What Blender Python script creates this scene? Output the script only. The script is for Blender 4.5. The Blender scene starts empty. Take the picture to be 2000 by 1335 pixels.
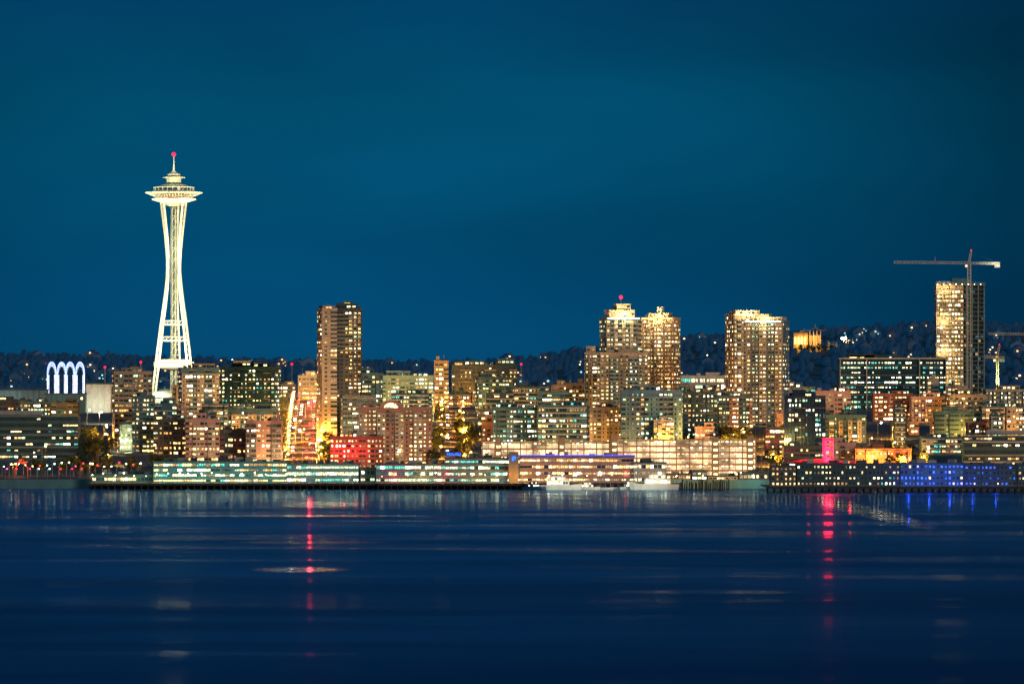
import bpy, math, random
from mathutils import Vector
R=random.Random(23)
F=10500.0; HC=48.0; HY=800.0          # focal length in image pixels, horizon pixel row; viewpoint 48 m above the bay
def wx(b,Y): return (b-1000.0)*Y/F     # image pixel column -> world X at distance Y
def wz(e,Y): return HC+(HY-e)*Y/F      # image pixel row -> height at distance Y
scene=bpy.context.scene
COL=scene.collection
# ---------------------------------------------------------------- materials
MATS={}
def newmat(name):
    m=bpy.data.materials.new(name); m.use_nodes=True
    nt=m.node_tree; nt.nodes.clear()
    out=nt.nodes.new('ShaderNodeOutputMaterial')
    p=nt.nodes.new('ShaderNodeBsdfPrincipled')
    nt.links.new(p.outputs[0],out.inputs[0])
    return m,nt,p
def surf(name,col,rough=.8,var=.25,scale=.15,metal=0.0,emit=None):
    if name in MATS: return MATS[name]
    m,nt,p=newmat(name)
    g=nt.nodes.new('ShaderNodeNewGeometry')
    mp=nt.nodes.new('ShaderNodeMapping'); mp.inputs['Scale'].default_value=(1,1,.35)
    nt.links.new(g.outputs['Position'],mp.inputs[0])
    n=nt.nodes.new('ShaderNodeTexNoise'); n.inputs['Scale'].default_value=scale; n.inputs['Detail'].default_value=6
    nt.links.new(mp.outputs[0],n.inputs['Vector'])
    n2=nt.nodes.new('ShaderNodeTexNoise'); n2.inputs['Scale'].default_value=scale*9; n2.inputs['Detail'].default_value=3
    nt.links.new(g.outputs['Position'],n2.inputs['Vector'])
    ad=nt.nodes.new('ShaderNodeMath'); ad.operation='ADD'
    nt.links.new(n.outputs['Fac'],ad.inputs[0]); nt.links.new(n2.outputs['Fac'],ad.inputs[1])
    mr=nt.nodes.new('ShaderNodeMapRange'); mr.inputs['From Min'].default_value=.7; mr.inputs['From Max'].default_value=1.3
    mr.inputs['To Min'].default_value=1-var*1.3; mr.inputs['To Max'].default_value=1+var
    nt.links.new(ad.outputs[0],mr.inputs['Value'])
    vm=nt.nodes.new('ShaderNodeVectorMath'); vm.operation='SCALE'; vm.inputs[0].default_value=col[:3]
    nt.links.new(mr.outputs[0],vm.inputs['Scale'])
    nt.links.new(vm.outputs[0],p.inputs['Base Color'])
    p.inputs['Roughness'].default_value=rough; p.inputs['Metallic'].default_value=metal
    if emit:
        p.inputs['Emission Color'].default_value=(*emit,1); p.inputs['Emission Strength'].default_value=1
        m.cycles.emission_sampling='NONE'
    MATS[name]=m; return m
def glow(name,col,st,var=.8,scale=.9,base=(.02,.02,.025)):
    if name in MATS: return MATS[name]
    m,nt,p=newmat(name)
    p.inputs['Base Color'].default_value=(*base,1); p.inputs['Roughness'].default_value=.25
    p.inputs['Emission Color'].default_value=(*col,1)
    if var>0:
        g=nt.nodes.new('ShaderNodeNewGeometry')
        n=nt.nodes.new('ShaderNodeTexNoise'); n.inputs['Scale'].default_value=scale; n.inputs['Detail'].default_value=3
        nt.links.new(g.outputs['Position'],n.inputs['Vector'])
        mr=nt.nodes.new('ShaderNodeMapRange'); mr.inputs['From Min'].default_value=.35; mr.inputs['From Max'].default_value=.65
        mr.inputs['To Min'].default_value=st*(1-var); mr.inputs['To Max'].default_value=st*(1+var)
        nt.links.new(n.outputs['Fac'],mr.inputs['Value']); nt.links.new(mr.outputs[0],p.inputs['Emission Strength'])
    else: p.inputs['Emission Strength'].default_value=st
    try: m.cycles.emission_sampling='NONE'
    except Exception: pass
    MATS[name]=m; return m
WALL={k:surf('wall_'+k,c,rr) for k,(c,rr) in dict(
 beige=((.56,.45,.33),.8),tan=((.38,.31,.23),.8),peach=((.70,.50,.30),.8),salmon=((.60,.32,.23),.8),pink=((.60,.37,.33),.8),
 redbrick=((.36,.14,.11),.85),brown=((.11,.115,.115),.8),slate=((.07,.17,.21),.7),bluegray=((.14,.26,.35),.7),dark=((.028,.08,.105),.5),
 darkglass=((.024,.075,.10),.25),navy=((.015,.055,.13),.25),cream=((.68,.60,.44),.8),white=((.62,.62,.56),.8),paleteal=((.24,.42,.40),.8),
 orange=((.60,.35,.14),.8)).items()}
ROOF=surf('roof_membrane',(.06,.10,.12),.9); CONC=surf('concrete',(.33,.34,.31),.9); TRIM=surf('trim_dark',(.04,.075,.09),.6)
STEEL=surf('steel_grey',(.33,.37,.38),.5); WHITE=surf('white_paint',(.8,.79,.74),.45,.08); WOOD=surf('pile_timber',(.05,.04,.03),.9)
RAIL=surf('rail_glass',(.2,.27,.28),.3)
G={}
for k,c,s in [('amber',(1,.50,.15),1.7),('cream',(1,.77,.38),2.4),('bright',(1,.88,.56),7.5),('yellow',(1,.70,.22),3.2),
              ('green',(.72,1,.55),1.8),('pale',(.92,1,.70),3.6),('dim',(.9,.52,.22),.6),('dimblue',(.10,.42,.5),.32),
              ('blue',(.03,.12,1),2.6),('red',(1,.03,.06),3),('violet',(.35,.3,1),3.0),('teal',(.14,.8,.62),1.2)]:
    G[k]=glow('window_light_'+k,c,s)
G['off']=surf('window_glass_dark',(.02,.05,.065),.12,.2)
PAL={'warm':[('amber',3),('cream',5),('bright',1.8),('yellow',3),('dim',4),('green',.7)],
     'mixed':[('amber',2),('cream',4),('bright',1.6),('yellow',2.2),('green',2),('pale',1.6),('dim',3),('dimblue',1.5),('teal',.7)],
     'cool':[('green',4),('pale',3),('cream',2.5),('teal',3),('dimblue',2),('bright',1)],
     'blue':[('blue',5),('violet',.6),('cream',1.5),('dimblue',2)],
     'red':[('red',1),('amber',3),('yellow',2)]}
def pick(pal,lit):
    if R.random()>lit: return 'off'
    L=PAL[pal]; t=R.random()*sum(a[1] for a in L)
    for k,w in L:
        t-=w
        if t<=0: return k
    return L[-1][0]
# ---------------------------------------------------------------- mesh builder
class MB:
    def __init__(s): s.v=[];s.f=[];s.m=[];s.mats=[]
    def mi(s,mat):
        if mat not in s.mats: s.mats.append(mat)
        return s.mats.index(mat)
    def face(s,pts,mat):
        b=len(s.v); s.v+= [tuple(p) for p in pts]; s.f.append(tuple(range(b,b+len(pts)))); s.m.append(s.mi(mat))
    def box(s,x0,x1,y0,y1,z0,z1,mat,top=None):
        b=len(s.v); i=s.mi(mat); j=s.mi(top) if top else i
        s.v+=[(x0,y0,z0),(x1,y0,z0),(x1,y1,z0),(x0,y1,z0),(x0,y0,z1),(x1,y0,z1),(x1,y1,z1),(x0,y1,z1)]
        for f,k in (((0,3,2,1),i),((4,5,6,7),j),((0,1,5,4),i),((1,2,6,5),i),((2,3,7,6),i),((3,0,4,7),i)):
            s.f.append(tuple(b+q for q in f)); s.m.append(k)
    def beam(s,p,q,r,mat,n=4,r2=None):
        p=Vector(p);q=Vector(q);d=(q-p)
        if d.length<1e-6: return
        d.normalize(); r2=r if r2 is None else r2
        u=d.cross(Vector((0,0,1)))
        if u.length<.05: u=d.cross(Vector((1,0,0)))
        u.normalize(); w=d.cross(u); b=len(s.v); i=s.mi(mat)
        for c,rr in ((p,r),(q,r2)):
            for k in range(n):
                a=2*math.pi*(k+.5)/n; s.v.append(tuple(c+u*math.cos(a)*rr+w*math.sin(a)*rr))
        for k in range(n):
            l=(k+1)%n; s.f.append((b+k,b+l,b+n+l,b+n+k)); s.m.append(i)
        s.f.append(tuple(b+k for k in range(n-1,-1,-1))); s.m.append(i)
        s.f.append(tuple(b+n+k for k in range(n))); s.m.append(i)
    def lathe(s,prof,n,mat,cx=0,cy=0,mats=None):
        b=len(s.v); i=s.mi(mat)
        for r,z in prof:
            for k in range(n):
                a=2*math.pi*k/n; s.v.append((cx+r*math.cos(a),cy+r*math.sin(a),z))
        for j in range(len(prof)-1):
            ii=s.mi(mats[j]) if mats else i
            for k in range(n):
                l=(k+1)%n; s.f.append((b+j*n+k,b+j*n+l,b+(j+1)*n+l,b+(j+1)*n+k)); s.m.append(ii)
    def ball(s,c,r,mat,n=8):
        pr=[(max(.001,r*math.sin(math.pi*t/6)),c[2]-r*math.cos(math.pi*t/6)) for t in range(7)]
        s.lathe(pr,n,mat,c[0],c[1])
    def mesh(s,name):
        me=bpy.data.meshes.new(name); me.from_pydata(s.v,[],s.f)
        for m in s.mats: me.materials.append(m)
        me.polygons.foreach_set('material_index',s.m); me.update(); return me
def ob(name,data,parent=None,loc=(0,0,0),rz=0,scale=(1,1,1),label=None,cat=None,group=None,kind=None):
    if isinstance(data,MB): data=data.mesh(name)
    o=bpy.data.objects.new(name,data); COL.objects.link(o)
    o.location=loc; o.rotation_euler=(0,0,rz); o.scale=scale
    if parent: o.parent=parent
    if label: o['label']=label
    if cat: o['category']=cat
    if group: o['group']=group
    if kind: o['kind']=kind
    if data is None: o.empty_display_size=2
    return o
def thing(name,label,cat,loc,rz=0,group=None,scale=1):
    return ob(name,None,None,loc,rz,(scale,)*3,label,cat,group)
def light(name,typ,loc,e,col,parent=None,aim=None,size=.5,angle=None,blend=.5,allround=False):
    # point lamps become uphill spots to keep reflections off the bay; allround stays bare
    if typ=='POINT' and not allround:
        typ='SPOT'; angle=150; blend=.5; aim=(loc[0],loc[1]+10,loc[2]-2.2)
    l=bpy.data.lights.new(name,typ); l.energy=e; l.color=col; l.shadow_soft_size=size
    if angle: l.spot_size=math.radians(angle); l.spot_blend=blend
    o=bpy.data.objects.new(name,l); COL.objects.link(o); o.location=loc
    if aim: o.rotation_euler=(Vector(aim)-Vector(loc)).to_track_quat('-Z','Y').to_euler()
    if parent: o.parent=parent
    return o
# ---------------------------------------------------------------- terrain
PROF=[(3290,4.5),(3400,6),(3500,18),(3700,34),(3900,45),(4150,53),(4400,58),(5000,54),(5300,60)]
RID=[(-3000,700),(-600,712),(0,704),(300,708),(600,720),(750,718),(900,718),(1000,712),(1100,702),(1200,686),(1350,667),(1500,663),(1700,652),(1850,638),(2000,644),(2600,665),(5000,690)]
def interp(T,x):
    if x<=T[0][0]: return T[0][1]
    for (a,b),(c,d) in zip(T,T[1:]):
        if x<=c: return b+(d-b)*(x-a)/(c-a)
    return T[-1][1]
def ridge(X):
    b=1000+X*F/6600.0
    return sum(wz(interp(RID,b+o),6600) for o in (-60,-30,0,30,60))/5
def ter(X,Y):
    if Y<=5000: return interp(PROF,Y)
    zr=ridge(X)
    t=min(1,(Y-5000)/1600); t=t*t*(3-2*t)
    z=54+(zr-54)*t
    if Y>6600: z=zr-(Y-6600)*.02
    if 5000<Y<6600: z+=2.5*math.sin(X*.021)*math.sin(Y*.013)*t
    return z
ys=[3290,3300]+list(range(3310,4420,10))+list(range(4450,7000,50))+list(range(7200,12001,400))
xs=list(range(-2600,2601,65))
mb=MB(); GR=surf('ground_dark_soil_grass',(.05,.075,.07),.95,.4,.02,emit=(0,.004,.012))  # faint blue emission puts distance haze into the ground
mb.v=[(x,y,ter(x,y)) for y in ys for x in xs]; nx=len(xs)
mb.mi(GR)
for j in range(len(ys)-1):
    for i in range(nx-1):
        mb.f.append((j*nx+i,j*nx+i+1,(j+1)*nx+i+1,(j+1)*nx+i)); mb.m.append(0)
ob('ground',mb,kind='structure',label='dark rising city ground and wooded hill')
mb=MB(); mb.box(-2600,2600,3286,3289.9,-6,5.4,WALL['slate']); ob('seawall',mb,label='long grey concrete seawall along the bay',cat='wall')
# water: rough open bay, calmer slicks in the lee of the piers
m=bpy.data.materials.new('bay_water'); m.use_nodes=True; nt=m.node_tree; nt.nodes.clear(); N=nt.nodes.new; L=nt.links.new
out=N('ShaderNodeOutputMaterial'); df=N('ShaderNodeBsdfDiffuse'); gr=N('ShaderNodeBsdfGlossy'); gc=N('ShaderNodeBsdfGlossy')
mA=N('ShaderNodeMixShader'); mB_=N('ShaderNodeMixShader'); L(df.outputs[0],mA.inputs[1]); L(gr.outputs[0],mA.inputs[2]); L(mA.outputs[0],mB_.inputs[1]); L(gc.outputs[0],mB_.inputs[2]); L(mB_.outputs[0],out.inputs[0])
g=N('ShaderNodeNewGeometry')
def stretched(sx,sy,sc,det,rot=.03,dist=.4):
    mp=N('ShaderNodeMapping'); mp.inputs['Scale'].default_value=(sx,sy,1); mp.inputs['Rotation'].default_value=(0,0,rot); L(g.outputs['Position'],mp.inputs[0])
    n=N('ShaderNodeTexNoise'); n.inputs['Scale'].default_value=sc; n.inputs['Detail'].default_value=det; n.inputs['Distortion'].default_value=dist; L(mp.outputs[0],n.inputs['Vector']); return n
def rng(src,a,b,c,d):
    q=N('ShaderNodeMapRange'); q.interpolation_type='SMOOTHSTEP'; q.inputs['From Min'].default_value=a; q.inputs['From Max'].default_value=b; q.inputs['To Min'].default_value=c; q.inputs['To Max'].default_value=d; L(src,q.inputs['Value']); return q.outputs[0]
def mth(op,a,b):
    q=N('ShaderNodeMath'); q.operation=op
    for i,v in enumerate((a,b)):
        if isinstance(v,(int,float)): q.inputs[i].default_value=v
        else: L(v,q.inputs[i])
    return q.outputs[0]
sp=N('ShaderNodeSeparateXYZ'); L(g.outputs['Position'],sp.inputs[0])
n1=stretched(.45,1,.010,6,.05,.8); n2=stretched(.22,1,.018,4,-.03,.8); n3=stretched(.35,1,.05,4); n4=stretched(.45,1,.006,6,.06,.8)
shore=rng(sp.outputs['Y'],2450,3280,0,1)
patch=rng(n3.outputs['Fac'],.38,.62,.25,1)
near=mth('MULTIPLY',mth('MULTIPLY',shore,patch),.6)
slick=mth('MULTIPLY',rng(n1.outputs['Fac'],.50,.80,0,1),rng(sp.outputs['Y'],900,2600,.08,.20))
thin=mth('MULTIPLY',rng(n2.outputs['Fac'],.60,.82,0,1),rng(sp.outputs['Y'],1000,2500,.08,.32))
calm=mth('MAXIMUM',near,mth('MAXIMUM',slick,thin))
# smooth patches put where lamp reflections should show on the water
for xc,yc,rx,ry,wt in ((-64,1620,14,30,.75),(-97,2440,64,34,.42),(-95,2750,26,120,.6),(-50,2330,28,14,.3),(97,2480,150,12,.28),(168,2700,12,520,.95),(-66,1060,36,12,.2),(52,1420,26,18,.2),(-75,1950,30,22,.22)):
    ex=mth('POWER',mth('ABSOLUTE',mth('DIVIDE',mth('SUBTRACT',sp.outputs['X'],xc),rx),0),2); ey=mth('POWER',mth('ABSOLUTE',mth('DIVIDE',mth('SUBTRACT',sp.outputs['Y'],yc),ry),0),2)
    e_=rng(mth('ADD',ex,ey),.1,1.3,wt,0); calm=mth('MAXIMUM',calm,mth('MULTIPLY',e_,patch))
L(calm,mB_.inputs[0])
gc.inputs['Roughness'].default_value=.085; gc.inputs['Color'].default_value=(.66,.84,.95,1)
gr.inputs['Roughness'].default_value=.36; gr.inputs['Color'].default_value=(.22,.58,.86,1)
lw=N('ShaderNodeLayerWeight'); lw.inputs['Blend'].default_value=.5
L(mth('MULTIPLY',rng(lw.outputs['Facing'],.945,.985,.24,.50),rng(n4.outputs['Fac'],.33,.68,.8,1.25)),mA.inputs[0])
df.inputs['Color'].default_value=(.001,.045,.15,1)
b1=N('ShaderNodeBump'); b1.inputs['Strength'].default_value=.4; b1.inputs['Distance'].default_value=.12; L(n3.outputs['Fac'],b1.inputs['Height']); L(b1.outputs[0],gc.inputs['Normal'])
mb=MB(); mb.face([(-4000,-300,0),(4000,-300,0),(4000,3287,0),(-4000,3287,0)],m); ob('water',mb,kind='structure',label='calm dark blue bay water')
# ---------------------------------------------------------------- windows
WM={}
def winmesh(k):
    if k in WM: return WM[k]
    mb=MB(); winadd(mb,0,0,0,1,1,k,0); WM[k]=mb.mesh('window'); return WM[k]
def winadd(mb,x,y,z,w,h,k,side):
    def T(lx,ly,lz):
        lx*=w; lz*=h
        if side==0: return (x+lx,y+ly,z+lz)
        if side==-1: return (x+ly,y-lx,z+lz)
        return (x-ly,y+lx,z+lz)
    fr=[T(-.5,-.06,-.5),T(.5,-.06,-.5),T(.5,-.06,.5),T(-.5,-.06,.5)]
    mb.face(fr,TRIM)
    for a,b in ((-.46,-.04),(.04,.46)):
        mb.face([T(a,-.1,-.44),T(b,-.1,-.44),T(b,-.1,.44),T(a,-.1,.44)],G[k])
NWIN=0
def put_windows(root,wl,cap=100):
    global NWIN
    wl.sort(key=lambda t:-t[2])
    for (x,y,z,w,h,k,s) in wl[:cap]:
        ob('window',winmesh(k),root,(x,y,z),{0:0,-1:-math.pi/2,1:math.pi/2}[s],(w,1,h)); NWIN+=1
    if wl[cap:]:
        mb=MB()
        for (x,y,z,w,h,k,s) in wl[cap:]: winadd(mb,x,y,z,w,h,k,s)
        ob('window',mb,root,kind='stuff')
WORD={'beige':'beige','tan':'tan','peach':'peach-coloured','salmon':'salmon-coloured','pink':'pale pink','redbrick':'red brick','brown':'dark brown',
 'slate':'slate grey','bluegray':'blue-grey','dark':'dark','darkglass':'dark glass','navy':'navy glass','cream':'cream','white':'white','paleteal':'pale grey-green','orange':'orange-lit'}
def bldg(x0,x1,yt,Y,wall='beige',pal='warm',lit=.5,rot=0,dep=None,sh=None,wp=None,ww=.6,wh=.45,bays=None,balc=0,pent=1,name='apartment_building',label=None,
         cat='apartment building',parapet=.9,vols=(),crown=None,cap=100,beacon=False,ybot=None,style=None,accent=None):
    sh=sh or R.uniform(2.6,3.2); wp=wp or R.uniform(2.1,3.2); bays=R.choice([0,1,2,2,3]) if bays is None else bays
    th=math.radians(rot); c=math.cos(th); s=abs(math.sin(th))
    XL,XR=wx(x0,Y),wx(x1,Y); W=XR-XL
    d=dep if dep else min(24,max(12,W*.7))
    if rot: d=min(d,W*.55/max(s,.05))
    w=(W-d*s)/c
    rx=(XR-w/2*c) if rot>=0 else (XL+w/2*c)
    zb=ter(rx,Y); h=wz(yt,Y)-zb
    ns=max(1,int((h-.8)/sh)); sh=(h-.8)/ns
    nc=max(2,int(w/wp)); cw=w/nc
    style=style or R.choice(['plain','plain','band','pier','ribbon','plain'])
    if not vols and R.random()<.5 and w>9:
        a=R.uniform(.05,.5); vols=[(a,min(.97,a+R.uniform(.3,.5)),yt-R.uniform(6,13),.2,.8,wall)]; pent=0
    if not label:
        label=f"{WORD[wall]} {ns}-storey {cat} with "+("many" if lit>.5 else "some")+" lit windows"+(" and balconies" if balc else "")
    root=thing(name,label,cat,(rx,Y,zb),th)
    wm=WALL[wall]; mb=MB(); acc=wm
    if accent: acc=WALL[accent]
    elif R.random()<.7: acc=WALL[R.choice({'beige':['salmon','slate'],'tan':['beige','dark','salmon'],'brown':['tan','redbrick','slate'],'slate':['bluegray','salmon','cream'],'dark':['slate','brown','beige','paleteal'],'salmon':['cream','brown'],'pink':['salmon','cream','slate']}.get(wall,[wall]))]
    mb.box(-w/2,w/2,0,d,-4,h,wm,ROOF)
    offs=[]; gsz=max(1,bays); ph=R.randint(0,3)
    for i in range(nc): offs.append(1.2 if (bays and ((i+ph)//gsz)%2==0) else 0)
    cut=R.choice([.5,.5,sh,sh*1.02]) if h>12 else .5
    runs=[]; i=0
    while i<nc:
        j=i
        while j<nc and offs[j]==offs[i]: j+=1
        runs.append((i,j)); i=j
    for i,j in runs:
        if offs[i]>0: mb.box(-w/2+i*cw+.12,-w/2+j*cw-.12,-offs[i],-.002,-3,h-cut,acc,ROOF)
    ob('wall',mb,root)
    mb=MB(); strong=style in('band','ribbon'); bm_=WALL[R.choice(['cream','white','beige','peach'])] if (strong and wall in('beige','tan','salmon','pink','cream','white','peach','dark','darkglass','slate')) else wm
    for f in range(ns+1):
        z=f*sh+.02
        for i,j in runs:
            if offs[i]>0 and z>h-cut+.1: continue
            if strong: mb.box(-w/2+i*cw+.03,-w/2+j*cw-.03,-offs[i]-.45,-offs[i]-.003,z-.15,z+.4,bm_)
            else: mb.box(-w/2+i*cw+.05,-w/2+j*cw-.05,-offs[i]-.3,-offs[i]-.003,z-.14,z+.2,CONC if (f%2 and offs[i]==0) else wm)
        if rot>0: mb.box(-w/2-.2,-w/2-.003,.1,d-.1,z-.16,z+.16,wm)
        if rot<0: mb.box(w/2+.003,w/2+.2,.1,d-.1,z-.16,z+.16,wm)
    ob('floor_band',mb,root)
    if style=='pier':
        mb=MB()
        for i in range(nc+1):
            o_=max(offs[max(0,i-1)],offs[min(nc-1,i)]); mb.box(-w/2+i*cw-.2,-w/2+i*cw+.2,-o_-.65,-o_-.31,-2,h-cut,acc if acc is not wm else wm)
        ob('facade_pier',mb,root)
    mb=MB()
    for a in ((-w/2-.25,w/2+.25,-.25,.25),(-w/2-.25,w/2+.25,d-.25,d+.25),(-w/2-.25,-w/2+.25,.26,d-.26),(w/2-.25,w/2+.25,.26,d-.26)):
        mb.box(a[0],a[1],a[2],a[3],h+.003,h+parapet,wm)
    for _ in range(int(w/4)+2):
        x=R.uniform(-w/2+1,w/2-2); y=R.uniform(1.5,d*.6); q=R.uniform(.6,2.4); mb.box(x,x+q,y,y+q,h+.01,h+R.uniform(.8,3.0),R.choice([STEEL,wm,TRIM]))
    if R.random()<.7: x=R.uniform(-w/2+1,w/2-1); mb.beam((x,d*.4,h),(x,d*.4,h+R.uniform(3,7)),.1,STEEL)
    mb.box(-w/2+.3,w/2-.3,.3,d-.3,h+.004,h+.12,ROOF)
    ob('roof',mb,root)
    for q in range(pent):
        mb=MB(); pw=w*R.uniform(.18,.4); px=R.uniform(-w/2+1,w/2-pw-1); ph_=R.uniform(2.2,4.2)
        mb.box(px,px+pw,d*.25,d*.75,h+.13,h+ph_,wm,ROOF); mb.box(px-.3,px+pw+.3,d*.25-.3,d*.75+.3,h+ph_+.002,h+ph_+.3,TRIM)
        if R.random()<.4: mb.box(px+.5,px+pw*.6,d*.25-.12,d*.25-.05,h+.8,h+2,G[pick('warm',1)])
        ob('penthouse',mb,root)
    wl=[]
    colw=[R.choice([.3,.4,.55,.8,.92]) for _ in range(nc)]; colj=[R.uniform(-.1,.1) for _ in range(nc)]
    colp=[R.choice([.15,.6,.9,1.3,1.6]) for _ in range(nc)]
    per=R.choice([2,3,4,5]); colw=[colw[i%per] if i%per<nc else .6 for i in range(nc)]
    if style=='ribbon': colw=[.94]*nc
    for f in range(ns):
        z=f*sh+sh*(.62 if strong else .56)
        if ybot and zb+z<wz(ybot,Y): continue
        wl_l=lit*(1.3 if f<2 else 1)*R.uniform(.5,1.4)
        prev=None
        for i in range(nc):
            if offs[i]>0 and z+sh*.3>h-cut: continue
            k=pick(pal,min(.97,wl_l*colp[i]))
            if prev and prev!='off' and R.random()<.3: k=prev
            prev=k
            x=-w/2+(i+.5)*cw+colj[i]*cw; ww_=cw*colw[i]*(1.1*ww/.6); hh=sh*wh*(1 if colw[i]<.7 else R.choice([1,1.25]))
            if k!='off' and R.random()<.4:
                ww_*=R.uniform(.3,.6); x+=R.choice([-1,1])*ww_*.3
            if f==0 and R.random()<.5: ww_=cw*.94; hh=sh*.6
            wl.append((x,-offs[i],z,min(ww_,cw*.96),hh*R.uniform(.65,1.05),k,0))
        if rot:
            n2=max(1,int(d/3.6)); 
            for i in range(n2):
                yy=(i+.5)*d/n2
                wl.append(((-w/2 if rot>0 else w/2),yy,z,d/n2*.4,sh*wh,pick(pal,lit*.7),-1 if rot>0 else 1))
    for (a,b,yt2,y0f,y1f,k2) in vols:
        vx0=-w/2+a*w; vx1=-w/2+b*w; h2=wz(yt2,Y)-zb; mb=MB()
        mb.box(vx0,vx1,d*y0f,d*y1f,h+.14,h2,WALL[k2],ROOF); mb.box(vx0-.3,vx1+.3,d*y0f-.3,d*y1f+.3,h2+.002,h2+.5,WALL[k2],ROOF)
        n=max(1,int((h2-h)/sh)); n3=max(1,int((vx1-vx0)/cw))
        for f in range(n):
            mb.box(vx0-.1,vx1+.1,d*y0f-.25,d*y0f-.003,h+f*sh+.2,h+f*sh+.5,WALL[k2])
            for i in range(n3):
                wl.append((vx0+(i+.5)*(vx1-vx0)/n3,d*y0f,h+(f+.58)*(h2-h)/n,(vx1-vx0)/n3*ww,sh*wh,pick(pal,lit),0))
        ob('upper_storey',mb,root)
    put_windows(root,wl,cap)
    if balc:
        bm=MB(); bw=cw*.9; bm.box(-bw/2,bw/2,-1.6,-.004,-.12,.1,WALL['cream'])
        bm.box(-bw/2,bw/2,-1.6,-1.54,.12,1.0,RAIL); bm.box(-bw/2,-bw/2+.06,-1.53,-.01,.12,1.0,RAIL); bm.box(bw/2-.06,bw/2,-1.53,-.01,.12,1.0,RAIL)
        me=bm.mesh('balcony'); cnt=0; off=.46 if strong else .31
        for f in range(ns-1,0,-1):
            for i in range(nc):
                if offs[i]==0 and cnt<balc and wz(ybot or 900,Y)<zb+f*sh:
                    ob('balcony',me,root,(-w/2+(i+.5)*cw,-off,f*sh+.2)); cnt+=1
    if crown:
        mb=MB(); mb.box(-w/2*.9,w/2*.9,-.45,-.31,h-.1,h+.5,G[crown]); ob('crown_light',mb,root)
        light('crown_lamp','POINT',(0,-6,h+3),11000,(1,.75,.35),root,None,.5)
    if beacon:
        top=max([h]+[wz(v[2],Y)-zb for v in vols]); mb=MB(); mb.beam((0,d*.4,top),(0,d*.4,top+4.5),.2,STEEL); mb.ball((0,d*.4,top+5.2),1.4,G['beacon'],10); ob('beacon',mb,root)
    return root
G['beacon']=glow('beacon_red',(1,.012,.06),2.6,0)
B=bldg
B(215,297,727,3560,'tan','mixed',.6,8,balc=30,vols=[(.2,.75,720,.2,.8,'tan')],ybot=870,style='plain',accent='slate')
B(-60,58,782,3700,'brown','mixed',.4,0)
B(40,105,786,3650,'slate','mixed',.4,0)
B(100,152,788,3620,'brown','mixed',.4,0)
B(258,300,775,3520,'slate','warm',.45)
B(298,345,790,3600,'slate','mixed',.4)
B(300,365,820,3500,'brown','warm',.4)
B(345,428,720,3700,'slate','mixed',.6,10,balc=40,vols=[(.35,.9,711,.2,.8,'tan')],ybot=860,accent='beige',style='plain',bays=2)
B(425,546,718,3720,'darkglass','mixed',.65,-8,ww=.72,wp=2.6,vols=[(.25,.55,705,.25,.8,'cream'),(.6,.85,709,.25,.8,'slate')],ybot=860,style='plain')
B(362,428,820,3470,'pink','warm',.45,0)
B(428,482,840,3480,'brown','warm',.5)
B(480,550,824,3462,'salmon','warm',.45,style='plain')
B(395,445,790,3560,'slate','mixed',.5)
B(445,540,800,3570,'dark','mixed',.5)
B(582,622,735,4260,'cream','warm',.8,0,wp=2.8,name='office_building',cat='office building',style='band')
B(545,578,752,4240,'brown','warm',.6)
B(618,658,604,3600,'beige','warm',.5,18,dep=12,wp=3.6,bays=0,ww=.5,pent=0,vols=[(.1,.9,598,.15,.85,'tan')],name='apartment_tower',style='plain',
  label='tall beige apartment tower wing with punched windows',cat='tower',cap=100,ybot=880)
B(655,706,606,3612,'brown','warm',.6,0,dep=18,wp=2.6,bays=0,ww=.75,balc=60,pent=0,vols=[(.02,.8,593,.15,.85,'dark'),(.3,.6,589,.2,.6,'slate')],name='apartment_tower',style='band',
  label='tall balcony-banded apartment tower wing with dark roof block',cat='tower',cap=100,ybot=880)
B(640,662,760,3660,'brown','warm',.5)
B(660,748,730,3690,'slate','mixed',.6,8,vols=[(.3,.8,722,.2,.7,'slate')])
B(664,735,774,3560,'brown','cool',.55,6)
B(745,846,735,3800,'paleteal','mixed',.6,0,vols=[(.1,.4,725,.2,.7,'paleteal'),(.6,.9,729,.2,.7,'slate')])
B(765,843,770,3590,'dark','mixed',.6,-6)
B(848,876,706,4010,'tan','warm',.6,0,style='plain')
B(876,920,770,4060,'slate','warm',.6,0)
B(882,1010,714,4080,'darkglass','mixed',.65,0,ww=.7,vols=[(.2,.5,705,.2,.8,'dark'),(.7,.95,701,.3,.8,'slate')],balc=30,style='plain')
B(928,1000,738,3860,'dark','mixed',.6,8)
B(934,968,800,3600,'brown','warm',.5)
B(962,1050,797,3520,'slate','cool',.5,0,vols=[(.1,.5,788,.2,.7,'slate')])
B(950,1002,768,3650,'dark','mixed',.55,0)
B(1000,1062,757,3720,'dark','mixed',.55,6)
B(1052,1152,794,3500,'slate','mixed',.5,-5,vols=[(.5,.95,784,.2,.7,'slate')],accent='paleteal')
B(1050,1112,766,3620,'slate','warm',.5)
B(1105,1150,750,3900,'tan','warm',.5)
B(1142,1182,690,3810,'beige','warm',.55,0,bays=1,style='plain')
B(1172,1252,622,3830,'bluegray','warm',.7,12,bays=1,wp=2.6,balc=60,pent=0,vols=[(.12,.85,606,.15,.85,'cream'),(.35,.75,594,.25,.75,'cream')],accent='cream',style='plain',
  name='apartment_tower',label='tall stepped beige tower with lit crown and red beacon',cat='tower',crown='bright',beacon=True,ybot=860)
B(1172,1266,690,3730,'beige','warm',.55,0,bays=2,balc=70,vols=[(.3,.7,683,.3,.8,'dark')],ybot=860,style='band')
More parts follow.
